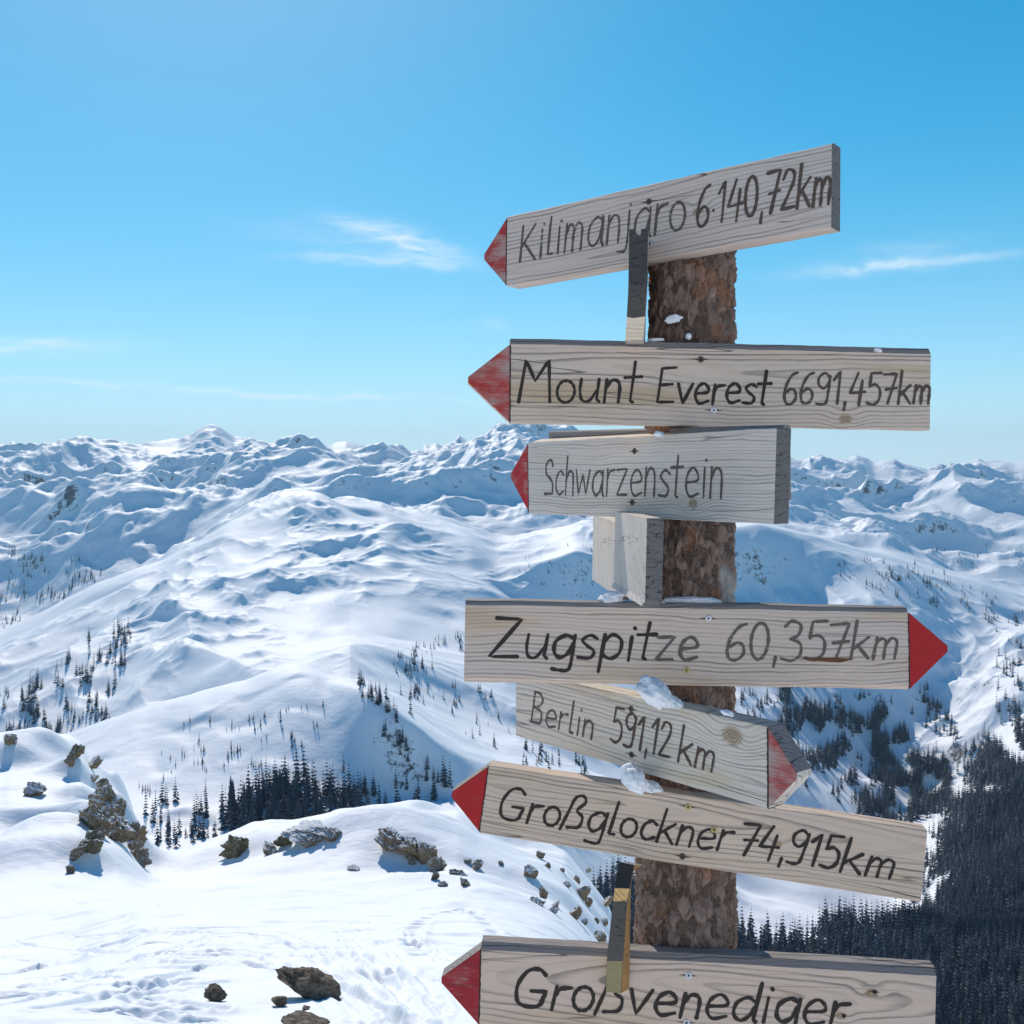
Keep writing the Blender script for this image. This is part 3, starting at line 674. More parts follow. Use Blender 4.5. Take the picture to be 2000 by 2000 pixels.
class Board:
    def __init__(s, label, TL, TR, BL, BR, ratio, t=.042, tip=None, side='L', bevel=0.0, bevel_b=0.0, wood=None, paint=None, bevy=None):
        A2, B2 = ((TL[0] + BL[0]) / 2 - 1000) / F, ((TR[0] + BR[0]) / 2 - 1000) / F
        ym = (TL[1] + BL[1] + TR[1] + BR[1]) / 4
        c, r = post_c(ym)
        a = Vector((A2 * ratio, ratio)); b = Vector((B2, 1.0))
        e = (b - a).normalized(); n = Vector((e.y, -e.x))          # towards the viewer
        k = a.dot(n)
        sc_ = (r + t - .012 + c.dot(n)) / k
        s.n3 = Vector((n.x, n.y, 0)); s.d0 = sc_ * k
        s.t = t
        pBL, pBR, pTL, pTR = (s.hit(*q) for q in (BL, BR, TL, TR))
        ex = (pBR - pBL).normalized(); ey = -s.n3; ez = ex.cross(ey)
        if ez.z < 0: ez = -ez
        ey = ez.cross(ex)
        cen = (pBL + pBR + pTL + pTR) / 4
        s.M = Matrix((ex, ey, ez)).transposed().to_4x4(); s.M.translation = cen
        s.Mi = s.M.inverted()
        s.wood = wood; s.nstroke = 0; s.strokes = {}
        q = [s.loc(*p) for p in (BL, BR, TR, TL)]
        s.yaw = math.degrees(math.atan2(e.y, e.x))
        N = 48; V = []; mats = []; rr = random.Random(label)
        bm = bmesh.new(); secs = []
        px_, pz_ = 0, 0
        for i in range(N + 1):
            f = i / N
            xb = q[0][0] + (q[1][0] - q[0][0]) * f; zb = q[0][1] + (q[1][1] - q[0][1]) * f
            xt = q[3][0] + (q[2][0] - q[3][0]) * f; zt = q[3][1] + (q[2][1] - q[3][1]) * f
            px_ = px_ * .8 + rr.uniform(-.0005, .0005); pz_ = pz_ * .8 + rr.uniform(-.0005, .0005)
            zb += px_; zt += pz_
            b1 = max(bevel, .0015); b2 = max(bevel_b, .0015)
            pts = [(xb, 0, zb + b2), (xb, min(b2 * .8, t * .5), zb), (xb, t, zb), (xt, t, zt), (xt, bevy or min(b1 * .9, t * .5), zt), (xt, 0, zt - b1)]
            secs.append([bm.verts.new(p) for p in pts])
        for s0, s1 in zip(secs[:-1], secs[1:]):
            for j in range(6):
                fc = bm.faces.new((s0[j], s1[j], s1[(j + 1) % 6], s0[(j + 1) % 6]))
                if j in (3, 4): fc.material_index = 1 if bevel > .006 else 0
        for sec in (secs[0], secs[-1]):
            fc = bm.faces.new(sec); fc.material_index = 2
        s.o = sub("sign_board", bm_mesh("sign_board", bm, [wood, M_EDGE, M_END]), signpost, s.M)
        s.o['label'] = label
        if tip:
            tx, tz = s.loc(*tip)
            if side == 'L': x0, zb, zt = (q[0][0] + q[3][0]) / 2 - .0, q[0][1], q[3][1]; xb, xt = q[0][0], q[3][0]
            else: xb, xt, zb, zt = q[1][0], q[2][0], q[1][1], q[2][1]
            g = .0012 * (-1 if side == 'L' else 1)
            poly = [(xb + g, zb + .002), (tx, tz - .006), (tx, tz + .006), (xt + g, zt - max(bevel, .002))]
            bm = bmesh.new()
            fr = [bm.verts.new((x, 0.0006, z)) for x, z in poly]; bk = [bm.verts.new((x, t - .0006, z)) for x, z in poly]
            bm.faces.new(fr)
            fb = bm.faces.new(bk); fb.material_index = 1
            for i in range(4):
                fc = bm.faces.new((fr[i], fr[(i + 1) % 4], bk[(i + 1) % 4], bk[i])); fc.material_index = 1 if i != 2 else 2
            bmesh.ops.recalc_face_normals(bm, faces=bm.faces)
            es = [e for e in bm.edges if e.verts[0] in fr and e.verts[1] in fr]
            bmesh.ops.bevel(bm, geom=es, offset=.0012, segments=2, affect='EDGES', clamp_overlap=True)
            sub("arrow_tip", bm_mesh("arrow_tip", bm, [paint, wood, M_EDGE]), s.o)
            bm = bmesh.new(); L = []
            for i in range(26):
                f = i / 25; jx = rr.uniform(-.0007, .0007); w = rr.uniform(.0009, .0017)
                x = xb + (xt - xb) * f + g * .5 + jx; z = zb + .003 + (zt - zb - .006 - bevel) * f
                L.append((bm.verts.new((x - w, -.0005, z)), bm.verts.new((x + w, -.0005, z))))
            for a_, b_ in zip(L[:-1], L[1:]): bm.faces.new((a_[0], a_[1], b_[1], b_[0]))
            sub("scored_line", bm_mesh("scored_line", bm, M_SCORCH), s.o)
    def hit(s, x, y):
        r = ray(x, y); return r * (s.d0 / r.dot(s.n3))
    def loc(s, x, y):
        p = s.Mi @ s.hit(x, y); return p.x, p.z
    def write(s, text, p0, p1, cap, ink, xh=.6, slant=.04, rad=.0034, fix=None):
        rad *= .88
        a, b = np.array(s.loc(*p0)), np.array(s.loc(*p1)); c = np.array(s.loc(p0[0], p0[1] - cap))
        H = np.linalg.norm(c - a); e = (b - a); Lh = np.linalg.norm(e); e = e / Lh; nrm = np.array((-e[1], e[0]))
        tot = sum(GL[ch][0] for ch in text) - .08; sx = Lh / tot; cur = 0
        rr = random.Random(text)
        for ch in text:
            w, st = GL[ch]; tall = ch.islower() or ch == 'ß'
            jy = rr.uniform(-.02, .02); js = rr.uniform(.96, 1.04)
            for kind, pts in st:
                P = crom(pts) if kind == 's' else dense(pts)
                out = []
                for x, y in P:
                    if tall and ch != 'ß':
                        y = y / .6 * xh if 0 <= y <= .6 else (xh + (y - .6) / .4 * (1 - xh) if y > .6 else y)
                    y = y * js + jy
                    out.append(a + e * ((cur + x) * sx + slant * y * H) + nrm * (y * H))
                s.strokes.setdefault((text, ink), []).append((out, rad * rr.uniform(.88, 1.12)))
            cur += w
    def finish(s):
        rr = random.Random(5)
        for (_, ink), strokes in s.strokes.items():
            bm = bmesh.new()
            for pts, r in strokes:
                s.nstroke += 1; y = -.0006 - s.nstroke * 1.5e-5
                P = [p for i, p in enumerate(pts) if i == 0 or np.linalg.norm(p - pts[i - 1]) > 1e-5]
                d = [P[min(i + 1, len(P) - 1)] - P[max(i - 1, 0)] for i in range(len(P))]
                d = [q / (np.linalg.norm(q) + 1e-9) for q in d]
                def vv(p, i): return bm.verts.new((p[0], y - i * 2e-7, p[1]))
                # rounded ends
                def cap_pts(p, dr, i, n=5):
                    base = math.atan2(dr[1], dr[0])
                    return [vv(p + r * np.array((math.cos(base + t), math.sin(base + t))), i) for t in np.linspace(math.pi / 2, -math.pi / 2, n)]
                left, right = [], []
                for i, (p, q) in enumerate(zip(P, d)):
                    n = np.array((-q[1], q[0])); k = r * rr.uniform(.9, 1.1) * (1 + .14 * math.sin(i * .7 + s.nstroke * 1.9))
                    left.append(vv(p + n * k, i)); right.append(vv(p - n * k, i))
                for i in range(len(P) - 1): bm.faces.new((left[i], right[i], right[i + 1], left[i + 1]))
                m1 = cap_pts(P[-1], d[-1], len(P))
                bm.faces.new([left[-1]] + m1[1:-1] + [right[-1]])
                m0 = cap_pts(P[0], -d[0], 0)
                bm.faces.new([right[0]] + m0[1:-1] + [left[0]])
            bmesh.ops.delete(bm, geom=[v for v in bm.verts if not v.link_faces], context='VERTS')
            sub("lettering", bm_mesh("lettering", bm, ink), s.o)
    def screw(s, x, y, mat, r=.0066, dark=True):
        cx, cz = s.loc(x, y)
        bm = bmesh.new(); n = 20
        rings = [(r, .0004), (r, -.0012), (r * .8, -.0018), (r * .45, -.0016)]
        vs = [[bm.verts.new((cx + q * math.cos(2 * math.pi * i / n), yy, cz + q * math.sin(2 * math.pi * i / n))) for i in range(n)] for q, yy in rings]
        for A_, B_ in zip(vs[:-1], vs[1:]):
            for i in range(n): bm.faces.new((A_[i], A_[(i + 1) % n], B_[(i + 1) % n], B_[i]))
        bm.faces.new(vs[-1])
        for ang in (.5, .5 + math.pi / 2):
            u = np.array((math.cos(ang), math.sin(ang))); w = np.array((-u[1], u[0])) * r * .12; u = u * r * .5
            yy = -.0020 - .0001 * (ang > 1)
            fc = bm.faces.new([bm.verts.new((cx + p[0], yy, cz + p[1])) for p in (u + w, -u + w, -u - w, u - w)]); fc.material_index = 1
        o = sub("screw", bm_mesh("screw", bm, [mat, M_DARK]), s.o)
        # split in the wood either side of the screw
        if dark:
            bm = bmesh.new(); Lc = r * 3.2
            vs = [bm.verts.new(p) for p in ((cx - Lc, -.0004, cz + .0004), (cx - r * .8, -.0004, cz - .0016), (cx + r * .8, -.0004, cz - .0016), (cx + Lc * .9, -.0004, cz - .0006), (cx + r * .8, -.0004, cz + .0016), (cx - r * .8, -.0004, cz + .0016))]
            bm.faces.new(vs); sub("split", bm_mesh("split", bm, M_DARK), s.o)

BLK, BRN, GRY = (0.035, 0.027, 0.023), (0.075, 0.055, 0.043), (0.085, 0.07, 0.06)
I1 = ink_mat("ink_faded_brown", 1, GRY, .13); I2 = ink_mat("ink_dark_brown", 2, BRN, .09); I3 = ink_mat("ink_black", 3, BLK, -.01)
I4 = ink_mat("ink_worn_grey", 4, (0.10, 0.085, 0.07), .12); I5 = ink_mat("ink_grey", 5, GRY, .07)

b = Board("upward tilted board lettered Kilimanjaro 6.140,72km, weathered grey with a faded red tip",
          (990, 421), (1624.5, 277), (989, 559), (1623.5, 444), 1.21, .05, (944.7, 502), 'L', .0045, .0,
          bevy=.011, wood=wood_mat("wood_grey", 1, light=(0.47, 0.42, 0.39), freq=120, cath=.03, z0=-.05, grey=.6, stain=.15, knots=[(.10, .0, .008)]), paint=paint_mat("red_paint_worn", 1, .10, (.42, .03, .03)))
b.write("Kilimanjaro", (1012, 511), (1336, 449), 71, I1, .74, .10, .0033)
b.write("6.140,72km", (1358, 444), (1622, 396), 78, I2, .66, .10, .0036)
b.screw(1267.7, 394, M_RUST); b.screw(1268.5, 476, M_STEEL, dark=False); b.finish()

b = Board("board lettered Mount Everest 6691,457km with a blotchy faded red tip",
          (998, 660), (1818, 680), (996.7, 826.5), (1816, 840), .975, .042, (914.5, 741.7), 'L', .0125, .0,
          wood_mat("wood_beige", 2, light=(0.50, 0.43, 0.37), freq=105, cath=.035, x0=.3, z0=.03, stain=.6, knots=[(.26, -.066, .010)]), paint_mat("red_paint_blotchy", 2, .10, (.50, .035, .028)))
b.write("Mount", (1011, 787), (1248, 785), 81, I3, .56, .06, .0037)
b.write("Everest", (1281, 787), (1501, 789), 70, I3, .56, .06, .0037)
b.write("6691,457km", (1527, 790), (1816, 789), 62, I2, .56, .06, .0035)
b.screw(1368.5, 702, M_RUST); b.screw(1394, 801, M_STEEL); b.finish()

b = Board("pale grey board lettered Schwarzenstein turned edge on with a short red tip",
          (1031, 864), (1517, 836), (1033, 1003.5), (1511.5, 1023), 1.37, .036, (996.7, 929.4), 'L', .0, .0,
          wood_mat("wood_silver", 3, light=(0.53, 0.50, 0.475), dark=(.31, .285, .27), freq=150, cath=.02, z0=-.1, grey=.5, stain=.3, stain_col=(.50, .38, .2), knots=[(.20, -.055, .010)]), paint_mat("red_paint_streaky", 3, .04))
b.write("Schwarzenstein", (1063, 966), (1411, 972), 68, I5, .68, .03, .0034)
b.screw(1239.5, 881, M_RUST); b.screw(1235, 981, M_RUST); b.finish()
# second plank behind it, showing above, and the sunlit bevel between
bm = bmesh.new()
l, r_ = b.loc(1047, 852)[0], b.loc(1500, 838)[0]
zt = [b.loc(1047, 846)[1] + .006, b.loc(1516, 832)[1] + .004]
vs = [bm.verts.new(p) for p in ((l, .0375, zt[0] - .10), (r_, .0375, zt[1] - .14), (r_, .0375, zt[1] - .004), (l, .0375, zt[0] - .004), (l, .042, zt[0]), (r_, .042, zt[1]), (l, .056, zt[0]), (r_, .056, zt[1]), (l, .056, zt[0] - .10), (r_, .056, zt[1] - .14))]
for f in ((0, 1, 2, 3), (3, 2, 5, 4), (4, 5, 7, 6), (6, 7, 9, 8), (8, 9, 1, 0), (0, 3, 4, 6, 8), (1, 2, 5, 7, 9)): bm.faces.new([vs[i] for i in f])
sub("backing_plank", bm_mesh("backing_plank", bm, M_EDGE), b.o)
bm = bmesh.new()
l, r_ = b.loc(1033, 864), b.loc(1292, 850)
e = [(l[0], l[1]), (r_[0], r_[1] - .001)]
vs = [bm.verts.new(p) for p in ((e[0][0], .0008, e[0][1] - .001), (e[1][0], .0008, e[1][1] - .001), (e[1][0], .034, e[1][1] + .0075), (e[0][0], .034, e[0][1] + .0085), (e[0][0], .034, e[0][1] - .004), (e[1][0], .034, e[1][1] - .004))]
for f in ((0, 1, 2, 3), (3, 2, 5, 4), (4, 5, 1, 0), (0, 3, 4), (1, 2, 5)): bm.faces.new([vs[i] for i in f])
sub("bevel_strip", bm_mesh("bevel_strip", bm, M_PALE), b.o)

b = Board("board lettered Zugspitze 60,357km pointing right with a bright red tip",
          (909, 1172.5), (1773.5, 1187.5), (906, 1333), (1776, 1348), 1.0, .042, (1851.5, 1267.3), 'R', .009, .011,
          wood_mat("wood_warm", 4, light=(0.49, 0.43, 0.385), freq=120, cath=.012, z0=-.16, stain=.45), paint_mat("red_paint_bright", 4, -.06))
b.write("Zugspit", (953, 1284), (1274, 1289), 74, I3, .62, .08, .0042)
b.write("ze", (1277, 1289), (1359, 1289), 74, I4, .62, .08, .0040)
b.write("60,357km", (1413, 1291), (1752, 1286), 75, I4, .56, .10, .0036)
b.screw(1383.6, 1207.7, M_STEEL); b.screw(1340.6, 1308.7, M_BRASS, dark=False)
# rotten streak through the figures
bm = bmesh.new(); pts = [(1555, 1286), (1600, 1284), (1640, 1285), (1668, 1287), (1640, 1294), (1615, 1292), (1590, 1290)]
bm.faces.new([bm.verts.new((b.loc(*p)[0], -.0017, b.loc(*p)[1])) for p in pts])
sub("rot_streak", bm_mesh("rot_streak", bm, plain_mat("rotten_wood", (.14, .055, .018), .9, 0, .6, 200)), b.o); b.finish()

b = Board("board lettered Berlin 591,12 km tilted down with a faded pink red tip and a large knot",
          (1008, 1310), (1498.5, 1419), (1008, 1437), (1499, 1580.5), 1.26, .05, (1555, 1516), 'R', .0, .0,
          wood_mat("wood_bleached", 5, light=(0.52, 0.50, 0.465), dark=(.25, .235, .22), freq=115, cath=.05, x0=.2, z0=-.03, amt=.85, grey=.3, stain=.55, stain_col=(.52, .40, .2), knots=[(.275, .045, .018)]), paint_mat("red_paint_pale", 5, .14, (.46, .045, .05)))
b.write("Berlin", (1036, 1409), (1157, 1444), 60, I1, .56, .10, .0032)
b.write("591,12", (1191, 1447), (1306, 1482), 68, I2, .6, .10, .0036)
b.write("km", (1322, 1486), (1394, 1507), 72, I2, .56, .10, .0036)
b.screw(1232.7, 1384.5, M_RUST); b.screw(1233.7, 1474, M_RUST); b.finish()

b = Board("board lettered Großglockner 74,915 km tilted down with a bright red tip",
          (954.7, 1495.7), (1811.4, 1622), (936.6, 1627), (1798, 1762), 1.045, .042, (882.3, 1552), 'L', .0, .0,
          wood_mat("wood_honey", 6, light=(0.50, 0.425, 0.355), freq=110, cath=.06, x0=-.3, z0=.03, stain=.5, knots=[(.16, .0, .006)]), paint_mat("red_paint_fresh", 6, -.05))
b.write("Großglockner", (969, 1598), (1421, 1664), 64, I3, .60, .12, .0037)
b.write("74,915", (1439, 1669), (1632, 1697), 64, I3, .6, .12, .0037)
b.write("km", (1637, 1701), (1743, 1715), 66, I3, .58, .12, .0037)
b.screw(1344, 1575.4, M_BRASS); b.screw(1394.6, 1620, M_BRASS, dark=False); b.screw(1333, 1672.5, M_RUST); b.finish()

b = Board("lowest board lettered Großvenediger with a red tip, cut by the picture's lower edge",
          (940, 1843), (1829, 1894), (936, 2004), (1825, 2058), 1.03, .042, (862, 1914.6), 'L', .0125, .0,
          wood_mat("wood_pink", 7, light=(0.50, 0.42, 0.365), freq=85, cath=.11, x0=.1, z0=.02, stain=.35, knots=[(.335, .03, .009), (.275, -.02, .008)]), paint_mat("red_paint_deep", 7, .02, (.40, .022, .03)))
b.write("Großvenediger", (999, 1966), (1648, 2006), 76, I3, .62, .12, .0046)
b.screw(1345, 1905, M_STEEL); b.screw(1341, 1997, M_STEEL); b.screw(1708.5, 1937, M_DARK, .004); b.screw(1648, 1984, M_DARK, .004, False); b.finish()  # last two are holes, not screws; dark disc colour stands for their shade

# boards seen end on: outline points (left px, right px, distance), pushed back along a direction
def end_board(label, rows, back, mats, fmat, notch=None):
    bm = bmesh.new(); back = Vector(back)
    Lf = [at(*l, d) for l, r, d in rows]; Rf = [at(*r, d) for l, r, d in rows]
    o0 = Lf[0].copy()
    n = len(rows)
    lf = [bm.verts.new(p - o0) for p in Lf]; rf = [bm.verts.new(p - o0) for p in Rf]
    ymax = max(p.y for p in Lf + Rf)
    def bk(p): return Vector((p.x, ymax, p.z)) + back
    lb = [bm.verts.new(bk(p) - o0) for p in Lf]; rb_ = [bm.verts.new(bk(p) - o0) for p in Rf]
    for i in range(n - 1):
        f = bm.faces.new((lf[i], rf[i], rf[i + 1], lf[i + 1])); f.material_index = fmat[i]
        f = bm.faces.new((lf[i], lb[i], lb[i + 1], lf[i + 1])); f.material_index = len(mats) - 2
        f = bm.faces.new((rf[i], rb_[i], rb_[i + 1], rf[i + 1])); f.material_index = len(mats) - 1
        bm.faces.new((lb[i], rb_[i], rb_[i + 1], lb[i + 1]))
    f = bm.faces.new((lf[0], rf[0], rb_[0], lb[0])); f.material_index = len(mats) - 2
    bm.faces.new((lf[-1], rf[-1], rb_[-1], lb[-1])).material_index = len(mats) - 2
    bmesh.ops.recalc_face_normals(bm, faces=bm.faces)
    bmesh.ops.bevel(bm, geom=[e for e in bm.edges if e.verts[0] in lf + rf and e.verts[1] in lf + rf], offset=.0008, segments=1, affect='EDGES')
    o = sub("sign_board", bm_mesh("sign_board", bm, mats), signpost, Matrix.Translation(o0)); o['label'] = label
    return o
M_OCHRE = wood_mat("fresh_wood", 50, light=(.60, .40, .17), dark=(.30, .17, .06), freq=260, cath=.6, amt=.8, grey=0, stain=.3)
M_OLIVE = plain_mat("olive_wood", (.27, .22, .105), .8, 0, .25, 90); M_GOLD = wood_mat("golden_wood", 51, light=(.30, .17, .06), dark=(.16, .085, .03), freq=120, grey=0)
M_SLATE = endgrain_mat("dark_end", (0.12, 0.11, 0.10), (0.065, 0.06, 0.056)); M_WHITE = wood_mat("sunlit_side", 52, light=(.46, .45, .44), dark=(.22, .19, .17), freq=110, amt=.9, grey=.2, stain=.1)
end_board("board pointing at the viewer under the Großglockner board, end cut to a point, ochre flat in the middle",
          [((1210, 1684), (1238.5, 1690), 2.262), ((1200, 1734), (1230.5, 1735), 2.17), ((1197, 1761), (1225, 1762), 2.17), ((1185, 1876), (1217, 1877), 2.225), ((1183, 1938), (1213, 1940), 2.245)],
          (.018, .002, 0), [M_SLATE, M_OCHRE, M_OLIVE, M_PALE, M_GOLD], [0, 1, 0, 2])
# the notched one in front of the Kilimanjaro board
bm = bmesh.new(); o0 = at(1229, 447, 2.19); NB = {}
cols = [(1229, 1221), (1241, 1233), (1252.5, 1244), (1266, 1256)]
rowsn = [(447, 2.19), (461, 2.186), (555, 2.155), (572, 2.155), (619, 2.17), (664, 2.19)]
for ci, (xt_, xb_) in enumerate(cols):
    for ri, (yy, dd) in enumerate(rowsn):
        if ri == 1 and ci in (0, 3): continue
        f = max(0, (yy - 447) / 217) ** 2.2
        jag = (0, 2, -2, 0)[ci] if ri == 1 else 0
        NB[ci, ri] = bm.verts.new(at(xt_ + (xb_ - xt_) * f + jag * .5, yy + jag + ((0, 2.5, 1, -1)[ci] if ri == 4 else 0) + ((1, 0, 0, 0)[ci] if ri == 0 else 0), dd) - o0)
fr_ = [bm.faces.new([NB[0, 0], NB[1, 0], NB[1, 1], NB[1, 2], NB[0, 2]]), bm.faces.new([NB[1, 1], NB[2, 1], NB[2, 2], NB[1, 2]]), bm.faces.new([NB[2, 0], NB[3, 0], NB[3, 2], NB[2, 2], NB[2, 1]])]
for ri in (2, 3, 4):
    for ci in range(3):
        f = bm.faces.new([NB[ci, ri], NB[ci + 1, ri], NB[ci + 1, ri + 1], NB[ci, ri + 1]]); f.material_index = 1 if ri == 4 else 0
        fr_.append(f)
ex_ = bmesh.ops.extrude_face_region(bm, geom=fr_, use_keep_orig=True)
for v in ex_['geom']:
    if isinstance(v, bmesh.types.BMVert): v.co.y = 2.19 - o0.y + .22; v.co.x += .030
    elif isinstance(v, bmesh.types.BMFace): v.material_index = 3
for f in bm.faces:
    if f not in fr_ and f.material_index != 3: f.material_index = 2
bm.normal_update(); bmesh.ops.recalc_face_normals(bm, faces=bm.faces)
eb = sub("sign_board", bm_mesh("sign_board", bm, [M_SLATE, M_PALE, M_WHITE, M_END]), signpost, Matrix.Translation(o0))
eb['label'] = "grey notched board end pointing at the viewer in front of the Kilimanjaro board"
# the pair above the Zugspitze board, their long sides lit by the sun
end_board("thick board end above the Zugspitze board, dark cut face and pale sunlit side",
          [((1264, 1013), (1297, 1013), 2.06), ((1260, 1013 + 160), (1293, 1173), 2.06), ((1254, 1184), (1288, 1185), 2.065)],
          (-.028, .33, .0), [M_END, M_EDGE, M_WHITE, M_END], [0, 0])
end_board("paler board end standing left of the thick one above the Zugspitze board",
          [((1213, 1023), (1229, 1017), 2.40), ((1211, 1170), (1228, 1174), 2.40)],
          (-.03, .42, .0), [M_EDGE, M_WHITE, M_END], [0])

# ------------------------------------------------------------------ snow caught on the boards
M_CLUMP, tC, pC = new_mat("packed_snow")
cc = tC.node('ShaderNodeTexCoord').outputs['Object']
tC.put(pC.inputs['Base Color'], (0.86, 0.87, 0.88)); tC.put(pC.inputs['Roughness'], 0.6); tC.put(pC.inputs['Specular IOR Level'], 0.2)
tC.put(pC.inputs['Subsurface Weight'], 0.3); tC.put(pC.inputs['Subsurface Radius'], (.012, .012, .014))
tC.put(pC.inputs['Normal'], tC.bump(tC.noise(cc, 110, 5, 0.65), 0.7, 0.006))
def ico(n):
    bm = bmesh.new(); bmesh.ops.create_icosphere(bm, subdivisions=n, radius=1)
    v = np.array([q.co[:] for q in bm.verts]); f = np.array([[q.index for q in fc.verts] for fc in bm.faces]); bm.free()
    return v, f
ICO = {n: ico(n) for n in (2, 3, 4, 5)}
def n3(v, sc_, seed, o=3): return (fbm(v[:, 0] * sc_ + v[:, 2] * .7 * sc_, v[:, 1] * sc_ + 3, o, seed) + fbm(v[:, 2] * sc_, v[:, 0] * sc_ + v[:, 1] * .6 * sc_, o, seed + 5)) * .5
def clump(label, px, py, d, w, h, dep, seed, ang=0, rough=.35, name="snow_clump", n=4):
    v, f = ICO[n]; v = v * (1 + rough * n3(v, 1.6, seed)[:, None] + .12 * n3(v, 5, seed + 9)[:, None])
    v = v * np.array((w / 2, dep / 2, h / 2)); ca, sa = math.cos(R(ang)), math.sin(R(ang))
    v = np.stack([v[:, 0] * ca + v[:, 2] * sa, v[:, 1], -v[:, 0] * sa + v[:, 2] * ca], -1)
    o = link(name, np_mesh(name, v, f, M_CLUMP)); o.location = at(px, py, d)
    return tag(o, label, "snow")
clump("snow clump draped over the upper edge of the Berlin board beside the post", 1278, 1352, 2.16, .082, .048, .07, 3, 34)
clump("lower end of the snow clump lying on the Berlin board's slanting edge", 1310, 1370, 2.18, .05, .022, .05, 4, 22)
clump("small triangular scrap of snow on the Berlin board's edge right of the post", 1420, 1392, 2.05, .026, .010, .02, 5, 18)
clump("snow wedged between the Berlin board and the Großglockner board", 1238, 1520, 2.24, .062, .045, .06, 6, 48)
clump("snow at the post foot of the Großglockner board, right of the wedged clump", 1268, 1535, 2.27, .05, .02, .05, 7, 12)
clump("lump of snow left of the pale board end on the Zugspitze board", 1196, 1167, 2.29, .05, .026, .04, 8, -10)
clump("low bank of snow on the Zugspitze board in front of the bark", 1350, 1174, 2.30, .125, .018, .03, 9, 0)
clump("torn white flake of snow stuck on the bark above the Everest board", 1315, 623, 2.298, .034, .016, .006, 10, -12, .5)
clump("small snow ball on the Everest board against the bark", 1345, 657, 2.29, .013, .014, .012, 11, 0, .2, n=3)
clump("thin crust of snow on the Everest board beside the notched board end", 1280, 664, 2.285, .034, .008, .02, 12, -4, .4, n=3)
clump("tiny snow scrap on the right end of the Everest board's upper edge", 1715, 684, 2.275, .016, .008, .014, 13, 10, .5, n=3)
clump("icy remnant at the groove end on top of the Schwarzenstein board", 1287, 848, 2.23, .02, .012, .02, 14, 0, .5, n=3)

# ------------------------------------------------------------------ rocks
def rock_mat(name, c1, c2, lichen, snow=0.62):
    m, t, p = new_mat(name)
    geo = t.node('ShaderNodeNewGeometry'); pos = geo.outputs['Position']; nz = t.sep(geo.outputs['Normal'])[2]
    oi = t.node('ShaderNodeObjectInfo').outputs['Random']
    co = t.node('ShaderNodeTexCoord').outputs['Generated']
    co = t.mapping(co, (1, 1, 1)); sh = t.node('ShaderNodeVectorMath', operation='ADD'); t.put(sh.inputs[0], co); t.l.new(t.comb(oi, t.m('MULTIPLY', oi, 7.0), 0.0), sh.inputs[1]); co = sh.outputs[0]
    n = t.noise(co, 5, 8, 0.65); f = t.noise(co, 22, 6, 0.7)
    c = t.mix(t.ramp(n, 0.35, 0.65), c1, c2); c = t.mix(t.ramp(f, 0.45, 0.7, 0, 0.6), c, tuple(q * .45 for q in c1))
    if lichen: c = t.mix(t.ramp(t.noise(co, 4, 5, 0.6), 0.5, 0.62, 0, lichen), c, (0.16, 0.16, 0.045))
    sn = t.ramp(t.m('ADD', nz, t.m('MULTIPLY', t.m('SUBTRACT', t.noise(co, 3.2, 5, 0.6), 0.5), 1.3)), snow, snow + .1)
    t.put(p.inputs['Base Color'], t.mix(sn, c, (0.86, 0.87, 0.88))); t.put(p.inputs['Roughness'], 0.8); t.put(p.inputs['Specular IOR Level'], 0.2)
    t.put(p.inputs['Normal'], t.bump(t.m('ADD', n, t.m('MULTIPLY', f, 0.5)), 0.9, 0.25))
    return m
M_ROCK = rock_mat("bare_rock", (0.22, 0.155, 0.105), (0.56, 0.43, 0.32), 0.0, 1.35)
M_ROCKS = rock_mat("snowy_rock", (0.27, 0.195, 0.125), (0.44, 0.33, 0.22), 0.25, 0.60)
M_ROCKL = rock_mat("lichen_rock", (0.19, 0.165, 0.11), (0.28, 0.24, 0.17), 0.7, 0.85)
def rock_mesh(seed, n=4, cuts=14, rough=.10):
    g = np.random.default_rng(seed); v, f = ICO[n]; v = v.copy()
    v *= (1 + .25 * n3(v, 1.1, seed)[:, None])
    for _ in range(cuts):
        q = g.normal(size=3); q /= np.linalg.norm(q); d = g.uniform(.45, .85)
        s = v @ q - d; v -= np.outer(np.maximum(s, 0), q)
    v *= (1 + rough * n3(v, 3.2, seed + 3, 4)[:, None])
    return v, f
def rock(label, px, py, w, h, seed, ang=0, mat=None, k0=1, k1=3, deep=1.0, sink=.25, n=4, cuts=14, group=None, rough=.10, flat=False):
    """px, py: centre in the picture; w, h: its size there"""
    base = hit(px, py + h * .5 * math.cos(R(ang)), k0, k1); d = base.y
    W_, H_px = w / F * d, h / F * d
    v, f = rock_mesh(seed, n, cuts, rough)
    ext = np.abs(v).max(0)
    v = v / ext * np.array((W_ / 2, max(W_, H_px) * .5 * deep, H_px / 2 * (1 + sink)))
    ca, sa = math.cos(R(ang)), math.sin(R(ang))
    v = np.stack([v[:, 0] * ca + v[:, 2] * sa, v[:, 1], -v[:, 0] * sa + v[:, 2] * ca], -1)
    o = link("rock", np_mesh("rock", v, f, mat or M_ROCKS, smooth=rough < .15))
    o.location = ((px - 1000) / F * d, d, (HOR - py) / F * d - sink * .3 * H_px)
    return tag(o, label, "rock", group)
rock("large slanting brown boulder lying on the tracked snow", 598, 1920, 150, 62, 21, 34, M_ROCK, 1, 3, .7, .15, 5, 12, rough=.2)
rock("squat tan stone on bare snow left of the large boulder", 420, 1939, 48, 33, 22, 0, M_ROCK, 1, 3, .9, .2, 5, rough=.2)
rock("small flat stone just left of the large boulder's lower end", 549, 1955, 40, 20, 23, 5, M_ROCK, 1, 3, .9, .2, 5, rough=.2)
